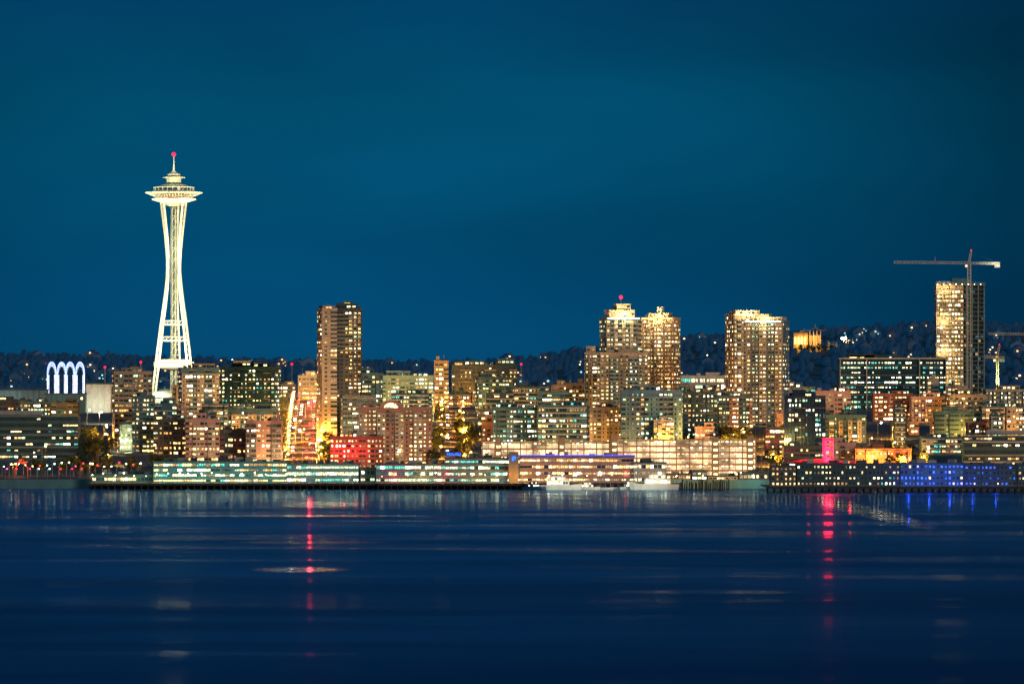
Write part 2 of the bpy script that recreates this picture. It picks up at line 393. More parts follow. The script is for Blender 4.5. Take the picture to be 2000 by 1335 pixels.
B(1250,1330,622,3860,'peach','warm',.95,-14,wp=2.5,bays=1,ww=.66,pent=0,vols=[(.2,.8,612,.2,.8,'peach'),(.45,.6,600,.3,.6,'cream')],accent='cream',style='plain',
  name='apartment_tower',label='tall warmly lit peach apartment tower with rounded top block',cat='tower',crown='yellow')
B(1213,1333,764,3540,'bluegray','mixed',.45,0,wp=3.1,bays=3,vols=[(.3,.65,754,.2,.8,'bluegray')],balc=30,accent='paleteal',style='plain')
B(1150,1215,797,3560,'tan','warm',.6)
B(1335,1402,767,3570,'dark','mixed',.45,0)
B(1330,1420,735,4160,'white','cool',.9,0,sh=4,wh=.6,ww=.85,name='office_building',cat='office building')
B(1404,1470,774,3720,'slate','warm',.6,0)
B(1418,1492,615,3830,'peach','warm',.7,16,bays=1,wp=2.8,balc=50,pent=0,vols=[(.1,.9,607,.15,.85,'cream')],accent='beige',style='band',
  name='apartment_tower',label='tall beige apartment tower with lit roof rim',cat='tower',crown='cream')
B(1452,1544,628,3740,'bluegray','warm',.62,-14,bays=2,wp=2.6,balc=70,pent=0,vols=[(.05,.95,620,.1,.9,'cream'),(.25,.6,614,.3,.7,'cream')],accent='beige',style='plain',
  name='apartment_tower',label='tall grey-beige apartment tower with balconies and bright roof edge',cat='tower',crown='bright',ybot=860)
B(1495,1532,836,3480,'brown','warm',.6)
B(1548,1592,757,3600,'slate','mixed',.35,0)
B(1532,1612,775,3530,'navy','cool',.3,0,ww=.8,wh=.6,vols=[(.2,.5,762,.2,.7,'navy')],name='office_building',cat='office building',style='pier')
B(1588,1662,765,3700,'pink','warm',.5,6)
B(1610,1692,812,3600,'slate','warm',.55)
B(1640,1849,702,4000,'darkglass','cool',.62,0,sh=3.6,wp=2.5,ww=.5,wh=.34,bays=0,parapet=1.2,name='office_building',cat='office building',cap=100,pent=2,style='plain',
  label='wide dark glass office block with pale frame and lit rows',dep=35,vols=[(.4,.6,694,.3,.7,'dark')])
B(1706,1782,770,3810,'redbrick','warm',.55,0)
B(1780,1852,776,3790,'pink','warm',.5,0,accent='slate')
B(1850,1926,772,3770,'tan','warm',.55,5,accent='dark')
B(1925,2040,762,3850,'beige','warm',.6,0)
B(1740,1790,822,3680,'brown','warm',.5)
B(1826,1902,805,3610,'slate','warm',.55)
B(1918,2040,795,3640,'slate','mixed',.5)
B(1890,1955,826,3560,'salmon','warm',.4)
B(1800,1886,855,3510,'slate','mixed',.5)
B(1670,1780,878,3440,'redbrick','warm',.35)
B(645,748,854,3436,'redbrick','warm',.6,0,bays=0,style='plain',label='low red brick waterfront block in red light at its base')
B(1610,1672,866,3455,'pink','warm',.4)
B(1530,1612,872,3440,'brown','warm',.4)
for x in range(-40,2040,32):
    if 530<x<645 or 826<x<905 or x<215: continue
    x+=R.randint(-8,8); wd=R.randint(20,52)
    top=R.randint(750,790) if x<1150 else R.randint(742,788)
    B(x,min(x+wd,x+60),top,R.choice([3950,4050,4120,4200])+R.randint(-18,18),R.choice(['beige','tan','slate','dark','bluegray','paleteal','beige','peach','salmon','cream','pink']),R.choice(['warm','mixed','warm','cool']),R.uniform(.4,.95),0,cap=40,dep=14)
for x in [-30,20,90]+list(range(230,500,40))+list(range(940,1370,42))+list(range(1515,1660,42))+list(range(1744,2030,38)):
    x+=R.randint(-6,6)
    B(x,x+R.randint(18,40),R.randint(795,845),R.choice([3555,3640,3670])-R.randint(0,25),R.choice(['brown','tan','slate','salmon','cream','pink','dark','paleteal','bluegray','beige']),R.choice(['warm','mixed','warm','cool']),R.uniform(.4,.9),0,cap=40,dep=12)
r=B(700,843,797,3452,'salmon','warm',.75,0,wp=2.8,bays=2,balc=20,pent=0,accent='cream',style='plain',vols=[(.05,.3,791,.2,.8,'salmon')],label='salmon-coloured apartment block with round arched gable and balconies')
mb=MB(); zt=wz(797,3452)-ter(0,3452); a0=-2.5
pts=[(a0+7.5*math.cos(t*math.pi/14),-1.3,zt+.1+5.2*math.sin(t*math.pi/14)) for t in range(15)]
mb.face(pts,WALL['salmon']); mb.face([(x,4,z) for x,y,z in pts][::-1],WALL['salmon'])
for p0,p1 in zip(pts,pts[1:]): mb.face([p0,(p0[0],4,p0[2]),(p1[0],4,p1[2]),p1],CONC)
pi=[(a0+4.5*math.cos(t*math.pi/14),-1.36,zt+.4+3.2*math.sin(t*math.pi/14)) for t in range(15)]
mb.face(pi,G['cream']); ob('gable',mb,r)
Y=3999; x0,x1=wx(1640,Y),wx(1849,Y)
r=thing('facade_screen','pale concrete frame standing before dark office glazing','facade',((x0+x1)/2,3998,ter(0,3998))); w=x1-x0; h=wz(701,Y)-ter(0,Y)
mb=MB()
for i in (0,2,6,8): x=-w/2+i*(w-.9)/8; mb.box(x,x+.7,-.2,.6,-2,h-.01,WALL['cream'])
mb.box(-w/2-.5,w/2+.5,-.4,.7,h,h+1.1,WALL['cream']); ob('fin',mb,r)
def banded(x0,x1,yt,Y,n,label,pal,lit,wall='white'):
    XL,XR=wx(x0,Y),wx(x1,Y); w=XR-XL; zb=ter(0,Y); h=wz(yt,Y)-zb
    root=thing('office_building',label,'office building',((XL+XR)/2,Y,zb)); s=h/n
    mb=MB(); mb.box(-w/2,w/2,.8,22,-3,h,WALL['dark'],ROOF); ob('wall',mb,root)
    mb=MB()
    for f in range(n+1): mb.box(-w/2-.5,w/2+.5,-.6,.79,f*s-.2,f*s+R.choice([.1,.3,.5]),WALL[wall if f%3 else 'slate'])
    ob('floor_band',mb,root); mb=MB(); mb.box(-w/2-.6,w/2+.6,-.7,22.5,h+.51,h+.8,ROOF); mb.box(-w/4,w/6,6,14,h+.85,h+3.4,STEEL); ob('roof',mb,root)
    wl=[]
    nc=int(w/2.4)
    for f in range(n):
        fl=R.choice([.1,.4,1.1])
        for i in range(nc):
            if R.random()<.12: fl=R.choice([.05,.5,1.2])
            wl.append((-w/2+(i+.5)*w/nc,.78,f*s+s*.52,w/nc*.92,s*R.uniform(.2,.36),pick(pal,lit*fl),0))
    put_windows(root,wl,100)
banded(-60,152,812,3480,7,'dark office with long horizontal white bands and window strips','mixed',.6,'paleteal')
banded(1884,2060,850,3436,5,'low white office with lit horizontal window bands','warm',.7)
def hall(b0,b1,yt,Y,label,e=3000,wall='paleteal'):
    x0,x1=wx(b0,Y),wx(b1,Y); w=x1-x0; h=wz(yt,Y)-ter(0,Y)
    root=thing('exhibition_hall',label,'hall',((x0+x1)/2,Y,ter(0,Y)))
    mb=MB(); mb.box(-w/2,w/2,0,18,-2,h,WALL[wall],ROOF); ob('wall',mb,root)
    mb=MB(); n=int(w/4)
    for i in range(n): x=-w/2+.2+i*(w-.6)/n; mb.box(x,x+.5,-.6,-.01,0,h-.1,WALL[wall])
    ob('pilaster',mb,root); mb=MB(); mb.box(-w/2-.5,w/2+.5,-1,18.5,h+.01,h+1.0,ROOF); ob('roof',mb,root)
    light('hall_lamp','POINT',(0,-14,5),e,(.92,1,.8),root,None,.5)
hall(-70,90,762,3915,'long low pale green exhibition hall',wall='bluegray'); hall(90,166,770,3915,'low dark hall wing below the lit arches',1500,'slate'); hall(167,216,750,3930,'taller pale square hall block beside arches',7000,'white')
# ---------------------------------------------------------------- needle tower
YN=4020.0; XN=wx(339.5,YN); ZN=49.0
root=thing('observation_tower','tall white floodlit observation tower with saucer top and spire','tower',(XN,YN,ZN))
NW=surf('needle_white_paint',(.88,.87,.70),.5,.12,.3)
rad=[(0,18.5),(15,16.5),(31.5,14.2),(62,10.3),(85,6.6),(102,4.9),(120,5.5),(140,7.9),(156,10.2)]
def rr_(z):
    for (a,b),(c,d) in zip(rad,rad[1:]):
        if z<=c: return b+(d-b)*(z-a)/(c-a)
    return rad[-1][1]
def rs(z): return (rr_(z-8)+rr_(z)*2+rr_(z+8))/4 if z>8 else rr_(z)
AZ=(212,-32,85)
for az in AZ:
    A=math.radians(az); er=Vector((math.cos(A),math.sin(A),0)); et=Vector((-math.sin(A),math.cos(A),0)); mb=MB()
    zs=[i*4 for i in range(40)]
    sep=lambda z: (1.1+1.3*min(1,abs(z-104)/60))
    for z0,z1 in zip(zs,zs[1:]):
        for sgn in (-1,1):
            p0=er*rs(z0)+et*sgn*sep(z0)+Vector((0,0,z0)); p1=er*rs(z1)+et*sgn*sep(z1)+Vector((0,0,z1+.05))
            mb.beam(p0,p1,.82,NW,4)
        mb.beam(er*rs(z0)+et*sep(z0)+Vector((0,0,z0)),er*rs(z0)-et*sep(z0)+Vector((0,0,z0)),.3,NW,4)
    ob('leg',mb,root)
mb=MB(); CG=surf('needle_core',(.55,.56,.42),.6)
for k in range(6):
    a=k*math.pi/3; mb.beam((2.3*math.cos(a),2.3*math.sin(a),0),(2.3*math.cos(a),2.3*math.sin(a),155),.24,CG)
for z in range(0,154,4):
    for k in range(6):
        a=k*math.pi/3;b=a+math.pi/3
        mb.beam((2.3*math.cos(a),2.3*math.sin(a),z),(2.3*math.cos(b),2.3*math.sin(b),z+(4 if (k+z//4)%2 else 0)),.2,CG)
mb.box(-1.1,1.1,-1.1,1.1,0,154,TRIM); ob('elevator_shaft',mb,root)
mb=MB(); mb.lathe([(3,29),(12.5,30),(14.8,31),(15,32.0),(14.6,32.1),(14.4,33.4),(12,33.8),(3,34.2)],32,NW,mats=[NW,NW,NW,TRIM,NW,NW,NW]); 
for k in range(28):
    a=2*math.pi*k/28; mb.beam((14.8*math.cos(a),14.8*math.sin(a),31.8),(14.8*math.cos(a),14.8*math.sin(a),35),.12,NW)
mb.lathe([(12.2,34.1),(12.2,36.5),(3,37)],32,NW,mats=[G['cream'],NW]); ob('lower_platform',mb,root)
for z in (50.5,62.5):
    mb=MB(); r0=rs(z)
    P=[Vector((r0*math.cos(math.radians(a)),r0*math.sin(math.radians(a)),z)) for a in AZ]
    for i in range(3):
        mb.beam(P[i],P[(i+1)%3],.6,NW); mb.beam(P[i]+Vector((0,0,3)),P[(i+1)%3]+Vector((0,0,3)),.35,NW)
        for q in range(6): a_=P[i].lerp(P[(i+1)%3],q/6); b_=P[i].lerp(P[(i+1)%3],(q+1)/6); mb.beam(a_,b_+Vector((0,0,3)),.18,NW)
    ob('cross_brace',mb,root)
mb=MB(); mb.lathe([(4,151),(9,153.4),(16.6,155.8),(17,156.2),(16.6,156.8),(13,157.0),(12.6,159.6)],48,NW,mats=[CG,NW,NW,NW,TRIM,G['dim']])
for k in range(36):
    a=2*math.pi*k/36; mb.beam((12.9*math.cos(a),12.9*math.sin(a),157),(12.9*math.cos(a),12.9*math.sin(a),159.6),.16,NW)
ob('saucer_base',mb,root)
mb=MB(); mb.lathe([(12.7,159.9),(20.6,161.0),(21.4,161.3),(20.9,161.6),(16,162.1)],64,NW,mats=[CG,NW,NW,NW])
for k in range(48):
    a=2*math.pi*k/48; mb.beam((13.2*math.cos(a),13.2*math.sin(a),157.6),(21.6*math.cos(a),21.6*math.sin(a),161.2),.13,NW)
ob('halo_ring',mb,root)
mb=MB(); mb.lathe([(15.8,162.11),(15.8,162.6),(14.9,162.65),(14.7,164.6),(15.4,164.8),(15.2,165.3),(11,166.4),(7.5,167.4),(5.6,168.8),(5.2,171.6)],48,NW,mats=[NW,TRIM,G['off'],NW,NW,NW,NW,TRIM,CG]); 
for k in range(24):
    a=2*math.pi*k/24; mb.beam((15*math.cos(a),15*math.sin(a),162.7),(15*math.cos(a),15*math.sin(a),164.7),.2,NW)
ob('observation_deck',mb,root)
mb=MB(); mb.lathe([(5.2,171.61),(8.2,172.2),(8.6,172.6),(8,173.0),(5,173.4),(4.7,175.2),(2.2,176.2),(1,177.6)],32,NW,mats=[NW,NW,NW,TRIM,CG,NW,NW]); ob('top_cap',mb,root)
mb=MB(); mb.beam((0,0,177.5),(0,0,189),.75,NW,6,.18); ob('spire',mb,root)
mb=MB(); mb.ball((0,0,189.8),1.6,G['beacon'],10); ob('beacon',mb,root)
FL=(1,.95,.62)
for dx,dy,lz,aimz,e,ang in [(-62,-85,50,148,9e5,36),(66,-85,50,148,9e5,36),(-62,-85,50,100,6e5,44),(66,-85,50,100,6e5,44),(-60,-75,46,60,3.8e5,58),(64,-75,46,60,3.8e5,58),(-50,-60,42,25,1.8e5,70),(52,-60,42,25,1.8e5,70)]:
    light('floodlight','SPOT',(dx,dy,lz),e,FL,root,(0,0,aimz),1.5,ang,.8)
light('floodlight','SPOT',(-60,-60,150),3.0e5,FL,root,(0,0,171),1.5,26,.6)
light('floodlight','SPOT',(60,-60,150),3.0e5,FL,root,(0,0,171),1.5,26,.6)
r=thing('visitor_pavilion','low round white lit pavilion at the tower foot','pavilion',(XN-8,YN-26,ter(0,YN-26))); mb=MB()
mb.lathe([(12,0),(12,9)],28,WALL['white']); ob('wall',mb,r); mb=MB(); mb.lathe([(13,9.01),(13,9.8),(10,12),(5,13.6),(.01,14)],28,WHITE); ob('roof',mb,r); light('pavilion_lamp','POINT',(0,-20,14),1.2e4,(.9,1,.65),r)
# ---------------------------------------------------------------- lattice arches
VI=glow('arch_glow_violet',(.22,.32,1),3.4,.3); VW=glow('arch_glow_white',(.68,.72,1),2.2,.4)  # floodlit look of the arches put into the material as emission
Y=3990
for i in range(4):
    xc=wx(101+i*18,Y); zb=ter(0,Y); root=thing('lattice_arch','slender white pointed arch edged with violet light','arch',(xc,Y+(i%2)*6,zb),0,'lattice arches in a row')
    h=wz(707,Y)-zb; mb=MB(); hw=3.1
    for s in (-1,1):
        for yy in (-.8,.8): mb.beam((s*hw,yy,0),(s*hw,yy,h*.74),.4,VW)
        for z in range(0,int(h*.74),2): mb.beam((s*hw*.66,-.8,z),(s*hw,.8,z+2),.18,VW)
        mb.beam((s*hw*.66,0,0),(s*hw*.66,0,h*.74),.2,VW)
    ob('leg',mb,root); mb=MB()
    P=[(hw*math.cos(t*math.pi/12),h*.74+(h*.26)*math.sin(t*math.pi/12)**.9) for t in range(13)]
    for (a,b),(c,d) in zip(P,P[1:]):
        for yy in (-.8,.8): mb.beam((a,yy,b),(c,yy,d),.6,VI)
        mb.beam((a,0,b),(a*.66,0,h*.74+(b-h*.74)*.66),.2,VW)
    ob('arch_rib',mb,root)
light('arch_lamp','POINT',(wx(128,Y),Y-12,ter(0,Y)+16),3e4,(.4,.4,1),None,None,1)
# ---------------------------------------------------------------- parking garage
GI=glow('garage_interior_glow',(1,.72,.38),1.0,.8,.10)  # interior lighting put into the back wall as emission
def garage(x0,x1,yt,Y,label,towers):
    XL,XR=wx(x0,Y),wx(x1,Y); w=XR-XL; zb=5.5; h=wz(yt,Y)-zb; n=int(h/3.7); s=h/n
    root=thing('parking_garage',label,'parking garage',((XL+XR)/2,Y,zb))
    mb=MB(); mb.box(-w/2,w/2,5,24,-2,h-.6,GI,ROOF); ob('inner_wall',mb,root)
    mb=MB()
    for f in range(n+1):
        mb.box(-w/2,w/2,.2,4.9,f*s-.25,f*s,CONC); mb.box(-w/2,w/2,-.3,.19,f*s-.3,f*s+.9,WALL['pink'] if f<n else WALL['cream'])
    ob('deck',mb,root); mb=MB(); nc=int(w/8)
    for i in range(nc+1):
        x=-w/2+i*w/nc; mb.box(x-.35,x+.35,-.5,-.31,0,h+.9,WALL['tan'])
        mb.box(x+3.8,x+4.1,-.2,.1,0,h,CONC)
    ob('column',mb,root)
    for t in towers:
        mb=MB(); hh=h+R.uniform(2,3.5); mb.box(w*t,w*t+4.2,-.9,7,-1,hh,WALL['tan'],ROOF)
        for f in range(n): mb.box(w*t+.8,w*t+3.4,-.98,-.91,f*s+1,f*s+2.6,G['cream'])
        ob('stair_tower',mb,root)
    mb=MB()
    for f in range(n):
        for i in range(nc*3): 
            if R.random()<.6: x=-w/2+(i+.5)*w/nc/3; mb.box(x-.7,x+.7,1,1.5,f*s+s-1.0,f*s+s-.5,G[R.choice(['bright','cream','yellow'])])
    ob('ceiling_lamp',mb,root,kind='stuff')
    for i in range(int(w/12)):
        mb=MB(); x=-w/2+6+i*12; mb.beam((x,2,h),(x,2,h+4),.1,STEEL); mb.ball((x,2,h+4),.35,G['bright'],6); ob('roof_lamp',mb,root)
garage(1192,1476,860,3400,'long peach parking garage with open lit decks',(-.495,.2,.44))
garage(942,1190,864,3408,'low peach parking garage with open lit decks',(-.4,.1))
# ---------------------------------------------------------------- piers
def pier(x0,x1,Y0,Y1,label,z=3.6):
    XL,XR=wx(x0,Y0),wx(x1,Y0); root=thing('pier',label,'pier',((XL+XR)/2,Y0,0)); w=XR-XL
    mb=MB(); mb.box(-w/2,w/2,0,Y1-Y0,z-.8,z,CONC); mb.box(-w/2,w/2,-.3,-.01,z-1.2,z+.1,WOOD)
    for i in range(int(w/1.5)): mb.box(-w/2+i*1.5,-w/2+i*1.5+.08,.1,.18,z,z+1.0,STEEL)
    mb.box(-w/2,w/2,.1,.18,z+1.02,z+1.12,STEEL); ob('deck',mb,root)
    mb=MB()
    for i in range(int(w/4)+1):
        for yy in (.6,6,14): mb.beam((-w/2+i*4,yy,-3),(-w/2+i*4,yy,z-.81),.28,WOOD,6)
    ob('piling',mb,root)
    return root
def shed(x0,x1,yt,Y,n,label,wall,pal,lit,zb=3.65,wp=2.4,ww=.85,wh=.42,name='pier_building',dep=26,over=.8):
    XL,XR=wx(x0,Y),wx(x1,Y); w=XR-XL; h=wz(yt,Y)-zb; root=thing(name,label,'pier building',((XL+XR)/2,Y,zb))
    wm=WALL[wall]; s=h/n; mb=MB(); mb.box(-w/2,w/2,0,dep,0,h,wm,ROOF); ob('wall',mb,root)
    mb=MB()
    for f in range(1,n): mb.box(-w/2-.2,w/2+.2,-over,-.01,f*s-.15,f*s+.25,wm)
    nn=max(1,int(w/9))
    for i in range(nn+1): mb.box(-w/2+i*w/nn-.2,-w/2+i*w/nn+.2,-.35,-.01,0,h,wm)
    ob('facade_frame',mb,root); mb=MB()
    mb.box(-w/2-1,w/2+1,-1,dep+1,h+.002,h+.45,ROOF)
    for i in range(int(w/5)): x=R.uniform(-w/2+2,w/2-4); yy=R.uniform(2,dep-6); mb.box(x,x+R.uniform(1,6),yy,yy+3,h+.46,h+R.uniform(1.0,3.2),R.choice([STEEL,wm,TRIM]))
    ob('roof',mb,root); wl=[]; nc=max(2,int(w/wp))
    for f in range(n):
        run=.6; ht=R.uniform(.8,1.2); kk=pick(pal,1)
        for i in range(nc):
            if R.random()<.16: run=R.uniform(.3,1.3) if lit>1.2 else R.uniform(.05,1.3); ht=R.uniform(.6,1.25); kk=pick(pal,1)
            k=kk if R.random()<.55 and R.random()<lit*run else pick(pal,min(1,lit*run))
            wl.append((-w/2+(i+.5)*w/nc,0,f*s+s*.48,w/nc*ww*(1 if ww>.9 else R.choice([1,1,.7])),s*wh*ht,k,0))
    put_windows(root,wl,100); return root
pier(172,738,3246,3286,'long concrete pier on timber piles with railing')
pier(738,1055,3238,3286,'pier deck with railing beside the cruise terminal')
pier(1055,1330,3262,3286,'low marina quay deck on piles')
pier(1500,2060,3112,3200,'wide timber-piled hotel pier')
shed(300,560,902,3262,4,'long dark pier building with glowing glazed storeys','slate','mixed',1.3,ww=.97,wp=2.8)
shed(560,700,906,3270,3,'low glazed pier building with teal lit shopfronts','bluegray','cool',1.4,ww=.97,wp=2.8)
shed(180,298,927,3268,1,'small low pier restaurant with lit windows','brown','warm',1.2)
shed(704,732,915,3270,2,'small pier kiosk building with lit counter','slate','cool',1.0)
shed(735,870,906,3258,3,'teal and glass terminal wing with lit rows','bluegray','cool',1.3,zb=3.66,ww=.97)
shed(870,1015,895,3262,4,'tall glazed terminal hall with blue-lit roof edge','bluegray','cool',1.1,ww=.97)
r=shed(1015,1238,892,3275,4,'long pale terminal building with violet roof light strip','pink','warm',1.2,wh=.4,ww=.95)
mb=MB(); w=wx(1238,3275)-wx(1015,3275); hz=wz(890,3275)-3.65
mb.box(-w/2-.9,w/2+.9,-1.3,-1.02,hz,hz+.7,glow('roof_strip_indigo',(.12,.08,1),1.3,.3)); ob('light_strip',mb,r)
shed(1238,1300,904,3272,3,'small white waterfront office with bright windows','white','warm',1.0)
for b0,b1,t,w_ in ((1302,1348,926,'tan'),(1352,1380,920,'slate'),(1384,1440,930,'cream'),(1444,1500,923,'brown')): shed(b0,b1,t,3300,1 if t>922 else 2,f'low {WORD[w_]} quay shed with warm lit doors',w_,'warm',1.0,zb=5)
r=thing('terminal_pylon','pale slab pylon with round emblem on terminal roof','pylon',(wx(1003,3257),3257,3.65))
mb=MB(); mb.box(-3,3,0,1.2,0,19,WALL['tan']); ob('pylon_slab',mb,r); mb=MB(); mb.lathe([(.01,0),(1.5,0),(1.5,.3),(.01,.3)],20,G['blue']); o=ob('emblem',mb,r,(0,-.02,15)); o.rotation_euler=(math.pi/2,0,0)
r=thing('rooftop_sign','small blue illuminated sign board on roof','sign',(wx(887,3268),3268,wz(895,3268)+.5))
mb=MB(); mb.box(-5,5,0,.3,1,3.4,TRIM); mb.beam((-4,.1,0),(-4,.1,1),.1,STEEL); mb.beam((4,.1,0),(4,.1,1),.1,STEEL); ob('board',mb,r)
mb=MB()
for i in range(7): mb.box(-4.4+i*1.3,-3.6+i*1.3,-.06,-.01,1.4,3.0,G['blue'])
ob('lettering',mb,r)
def hotel(x0,x1,yt,wall,pal,lit,label,Y=3125):
    return shed(x0,x1,yt,Y,4,label,wall,pal,lit,wp=2.3,ww=.5,wh=.42,name='hotel_wing',dep=20,over=.25)
hotel(1506,1556,910,'brown','warm',1.3,'brown timber hotel wing with warm windows')
hotel(1556,1758,906,'dark','mixed',.85,'long dark timber pier hotel with lit windows')
hotel(1758,1882,905,'slate','blue',.8,'pier hotel wing washed in blue light')
hotel(1884,1985,907,'dark','blue',.8,'dark pier hotel wing with blue and pale windows')
hotel(1988,2060,908,'dark','mixed',.9,'dark pier hotel end wing with pale windows')
Y=3135; r=thing('hipped_roof_hall','hotel entrance hall with red-lit hipped roof','hall',(wx(1598,Y),Y+4,wz(906,3125)+.5))
mb=MB(); a=16; mb.box(-a,a,0,14,0,.6,WALL['redbrick']); ob('wall',mb,r); mb=MB(); RR=surf('red_roof',(.5,.12,.1),.6)
mb.face([(-a-1,-1,.61),(a+1,-1,.61),(a-9,7,2.2),(-a+9,7,2.2)],RR); mb.face([(a+1,-1,.61),(a+1,15,.61),(a-9,7,2.2)],RR); mb.face([(-a-1,15,.61),(-a-1,-1,.61),(-a+9,7,2.2)],RR); mb.face([(a+1,15,.61),(-a-1,15,.61),(-a+9,7,2.2),(a-9,7,2.2)],RR)
ob('roof',mb,r)
r=thing('neon_sign','tall red neon sign on lattice frame above hotel roof','sign',(wx(1617,3150),3150,wz(906,3125)+.5))
mb=MB()
for x in (-3.0,3.0): mb.beam((x,0,0),(x,0,14.5),.18,STEEL)
for z in range(0,14,2): mb.beam((-3.0,0,z),(3.0,0,z+2),.1,STEEL); mb.beam((3.0,0,z),(-3.0,0,z+2),.1,STEEL)
ob('frame',mb,r); mb=MB(); RN=glow('neon_red',(1,.006,.03),6,.3,.8)
mb.box(-2.8,-1.2,-.5,-.3,1.0,14.4,RN)
for z,l in ((1.0,3.4),(6.8,2.4),(12.8,3.2)): mb.box(-1.19,l,-.5,-.3,z,z+1.6,RN)
ob('neon_letter',mb,r)
for q in (3,7,11): light('sign_light','POINT',(0,-4,q),3.5e4,(1,.008,.03),r,None,2.6,allround=True)
light('sign_light','POINT',(-12,-14,6),4e3,(1,.015,.03),r,None,1,allround=True); light('sign_light','POINT',(12,-14,5),3e3,(1,.015,.03),r,None,1,allround=True)
for b in (1775,1815,1855,1900,1945): light('blue_floodlight','POINT',(wx(b,3112),3113,8),2600 if b<1880 else 1400,(.015,.07,1),None,None,.5,allround=True)
for i in range(26):
    b=1326+i*3.9+R.uniform(-1,1); y=3225+R.uniform(-12,12); h=R.uniform(4,6.4); mb=MB(); mb.beam((0,0,-4),(R.uniform(-.1,.1),0,h),.42,WOOD,8,.36); mb.beam((0,0,h),(0,0,h+.25),.4,STEEL,8,.05)
    ob('mooring_pile',mb,None,(wx(b,y),y,0),label='dark timber mooring pile standing in the bay',cat='pile',group='mooring piles off the quay')
def hullmesh(mb,s,hull):
    st=[(-1,.75,.0),(-.6,.95,.0),(0,1,0),(.5,.8,.15),(.85,.35,.5),(1,.02,.8)]; rows=[]
    for t,wd,up in st: rows.append([(t*10*s,-2.6*s*wd,(2.2+up)*s),(t*10*s*.96,-2.0*s*wd,-.4),(t*10*s*.96,2.0*s*wd,-.4),(t*10*s,2.6*s*wd,(2.2+up)*s)])
    for a,b2 in zip(rows,rows[1:]):
        for k in range(3): mb.face([a[k],b2[k],b2[k+1],a[k+1]],hull)
        mb.face([a[3],b2[3],b2[0],a[0]],hull)
    mb.face(rows[0],hull)
def boat(b,Y,Ln,label,rz=0,hull=None):
    r=thing('yacht',label,'boat',(wx(b,Y),Y,0),rz); hull=hull or WHITE; s=Ln/20; mb=MB(); hullmesh(mb,s,hull); ob('hull',mb,r)
    mb=MB(); mb.box(-6.5*s,4*s,-1.9*s,1.9*s,2.25*s,4.3*s,hull); mb.box(-4.5*s,2.2*s,-1.6*s,1.6*s,4.32*s,6*s,hull); mb.box(-3.5*s,1*s,-1.7*s,1.7*s,6.3*s,6.45*s,hull)
    ob('cabin',mb,r); mb=MB(); sd=-1 if abs(rz)<1 else 1
    for i in range(8): mb.box((-6+i*1.2)*s,(-5.1+i*1.2)*s,*sorted((sd*1.98*s,sd*1.91*s)),2.8*s,3.7*s,G[R.choice(['cream','bright','off','pale'])])
    for i in range(4): mb.box((-4+i*1.4)*s,(-3+i*1.4)*s,*sorted((sd*1.68*s,sd*1.61*s)),4.8*s,5.6*s,G[R.choice(['cream','off','pale'])])
    ob('window',mb,r); mb=MB(); mb.beam((-1*s,0,6.4*s),(-1.3*s,0,10.5*s),.12*s,STEEL); mb.beam((-2.3*s,0,9*s),(0,0,9*s),.08*s,STEEL); ob('mast',mb,r)
boat(1095,3232,26,'large white yacht moored beside the quay')
boat(1278,3236,30,'white tour boat with lit cabin at the quay',math.pi)
boat(1150,3240,14,'small white motor yacht near the pier')
boat(1235,3242,15,'small white cabin cruiser at the quay',0.1)
boat(1045,3230,16,'blue-hulled motor yacht alongside the pier',0,WALL['navy'])
for b in (1080,1130,1190,1250,1290): light('boat_fill_light','POINT',(wx(b,3220),3222,9),2600,(.95,1,.75),None,None,.4)  # unseen lights added over the boats to brighten them
for i in range(16):
    b=1120+i*12.5+R.uniform(-3,3); Y=3246+R.uniform(-4,8); s=R.uniform(.45,.65)
    r=thing('sailboat','small white sailboat with bare mast in the marina','boat',(wx(b,Y),Y,0),R.uniform(-.4,.4)+R.choice([0,math.pi]),'sailboats moored in the marina')
    mb=MB(); hullmesh(mb,s*.9,WHITE); ob('hull',mb,r); mb=MB(); mb.box(-3*s,2*s,-.9*s,.9*s,2.1*s,2.9*s,WALL['bluegray']); ob('cabin',mb,r)
    mb=MB(); mb.beam((.5,0,1),(.5,0,1+R.uniform(9,13)),.12,STEEL,5,.07); mb.beam((.5,0,2.4),(-4*s,0,2.5),.1,STEEL,5); ob('mast',mb,r)
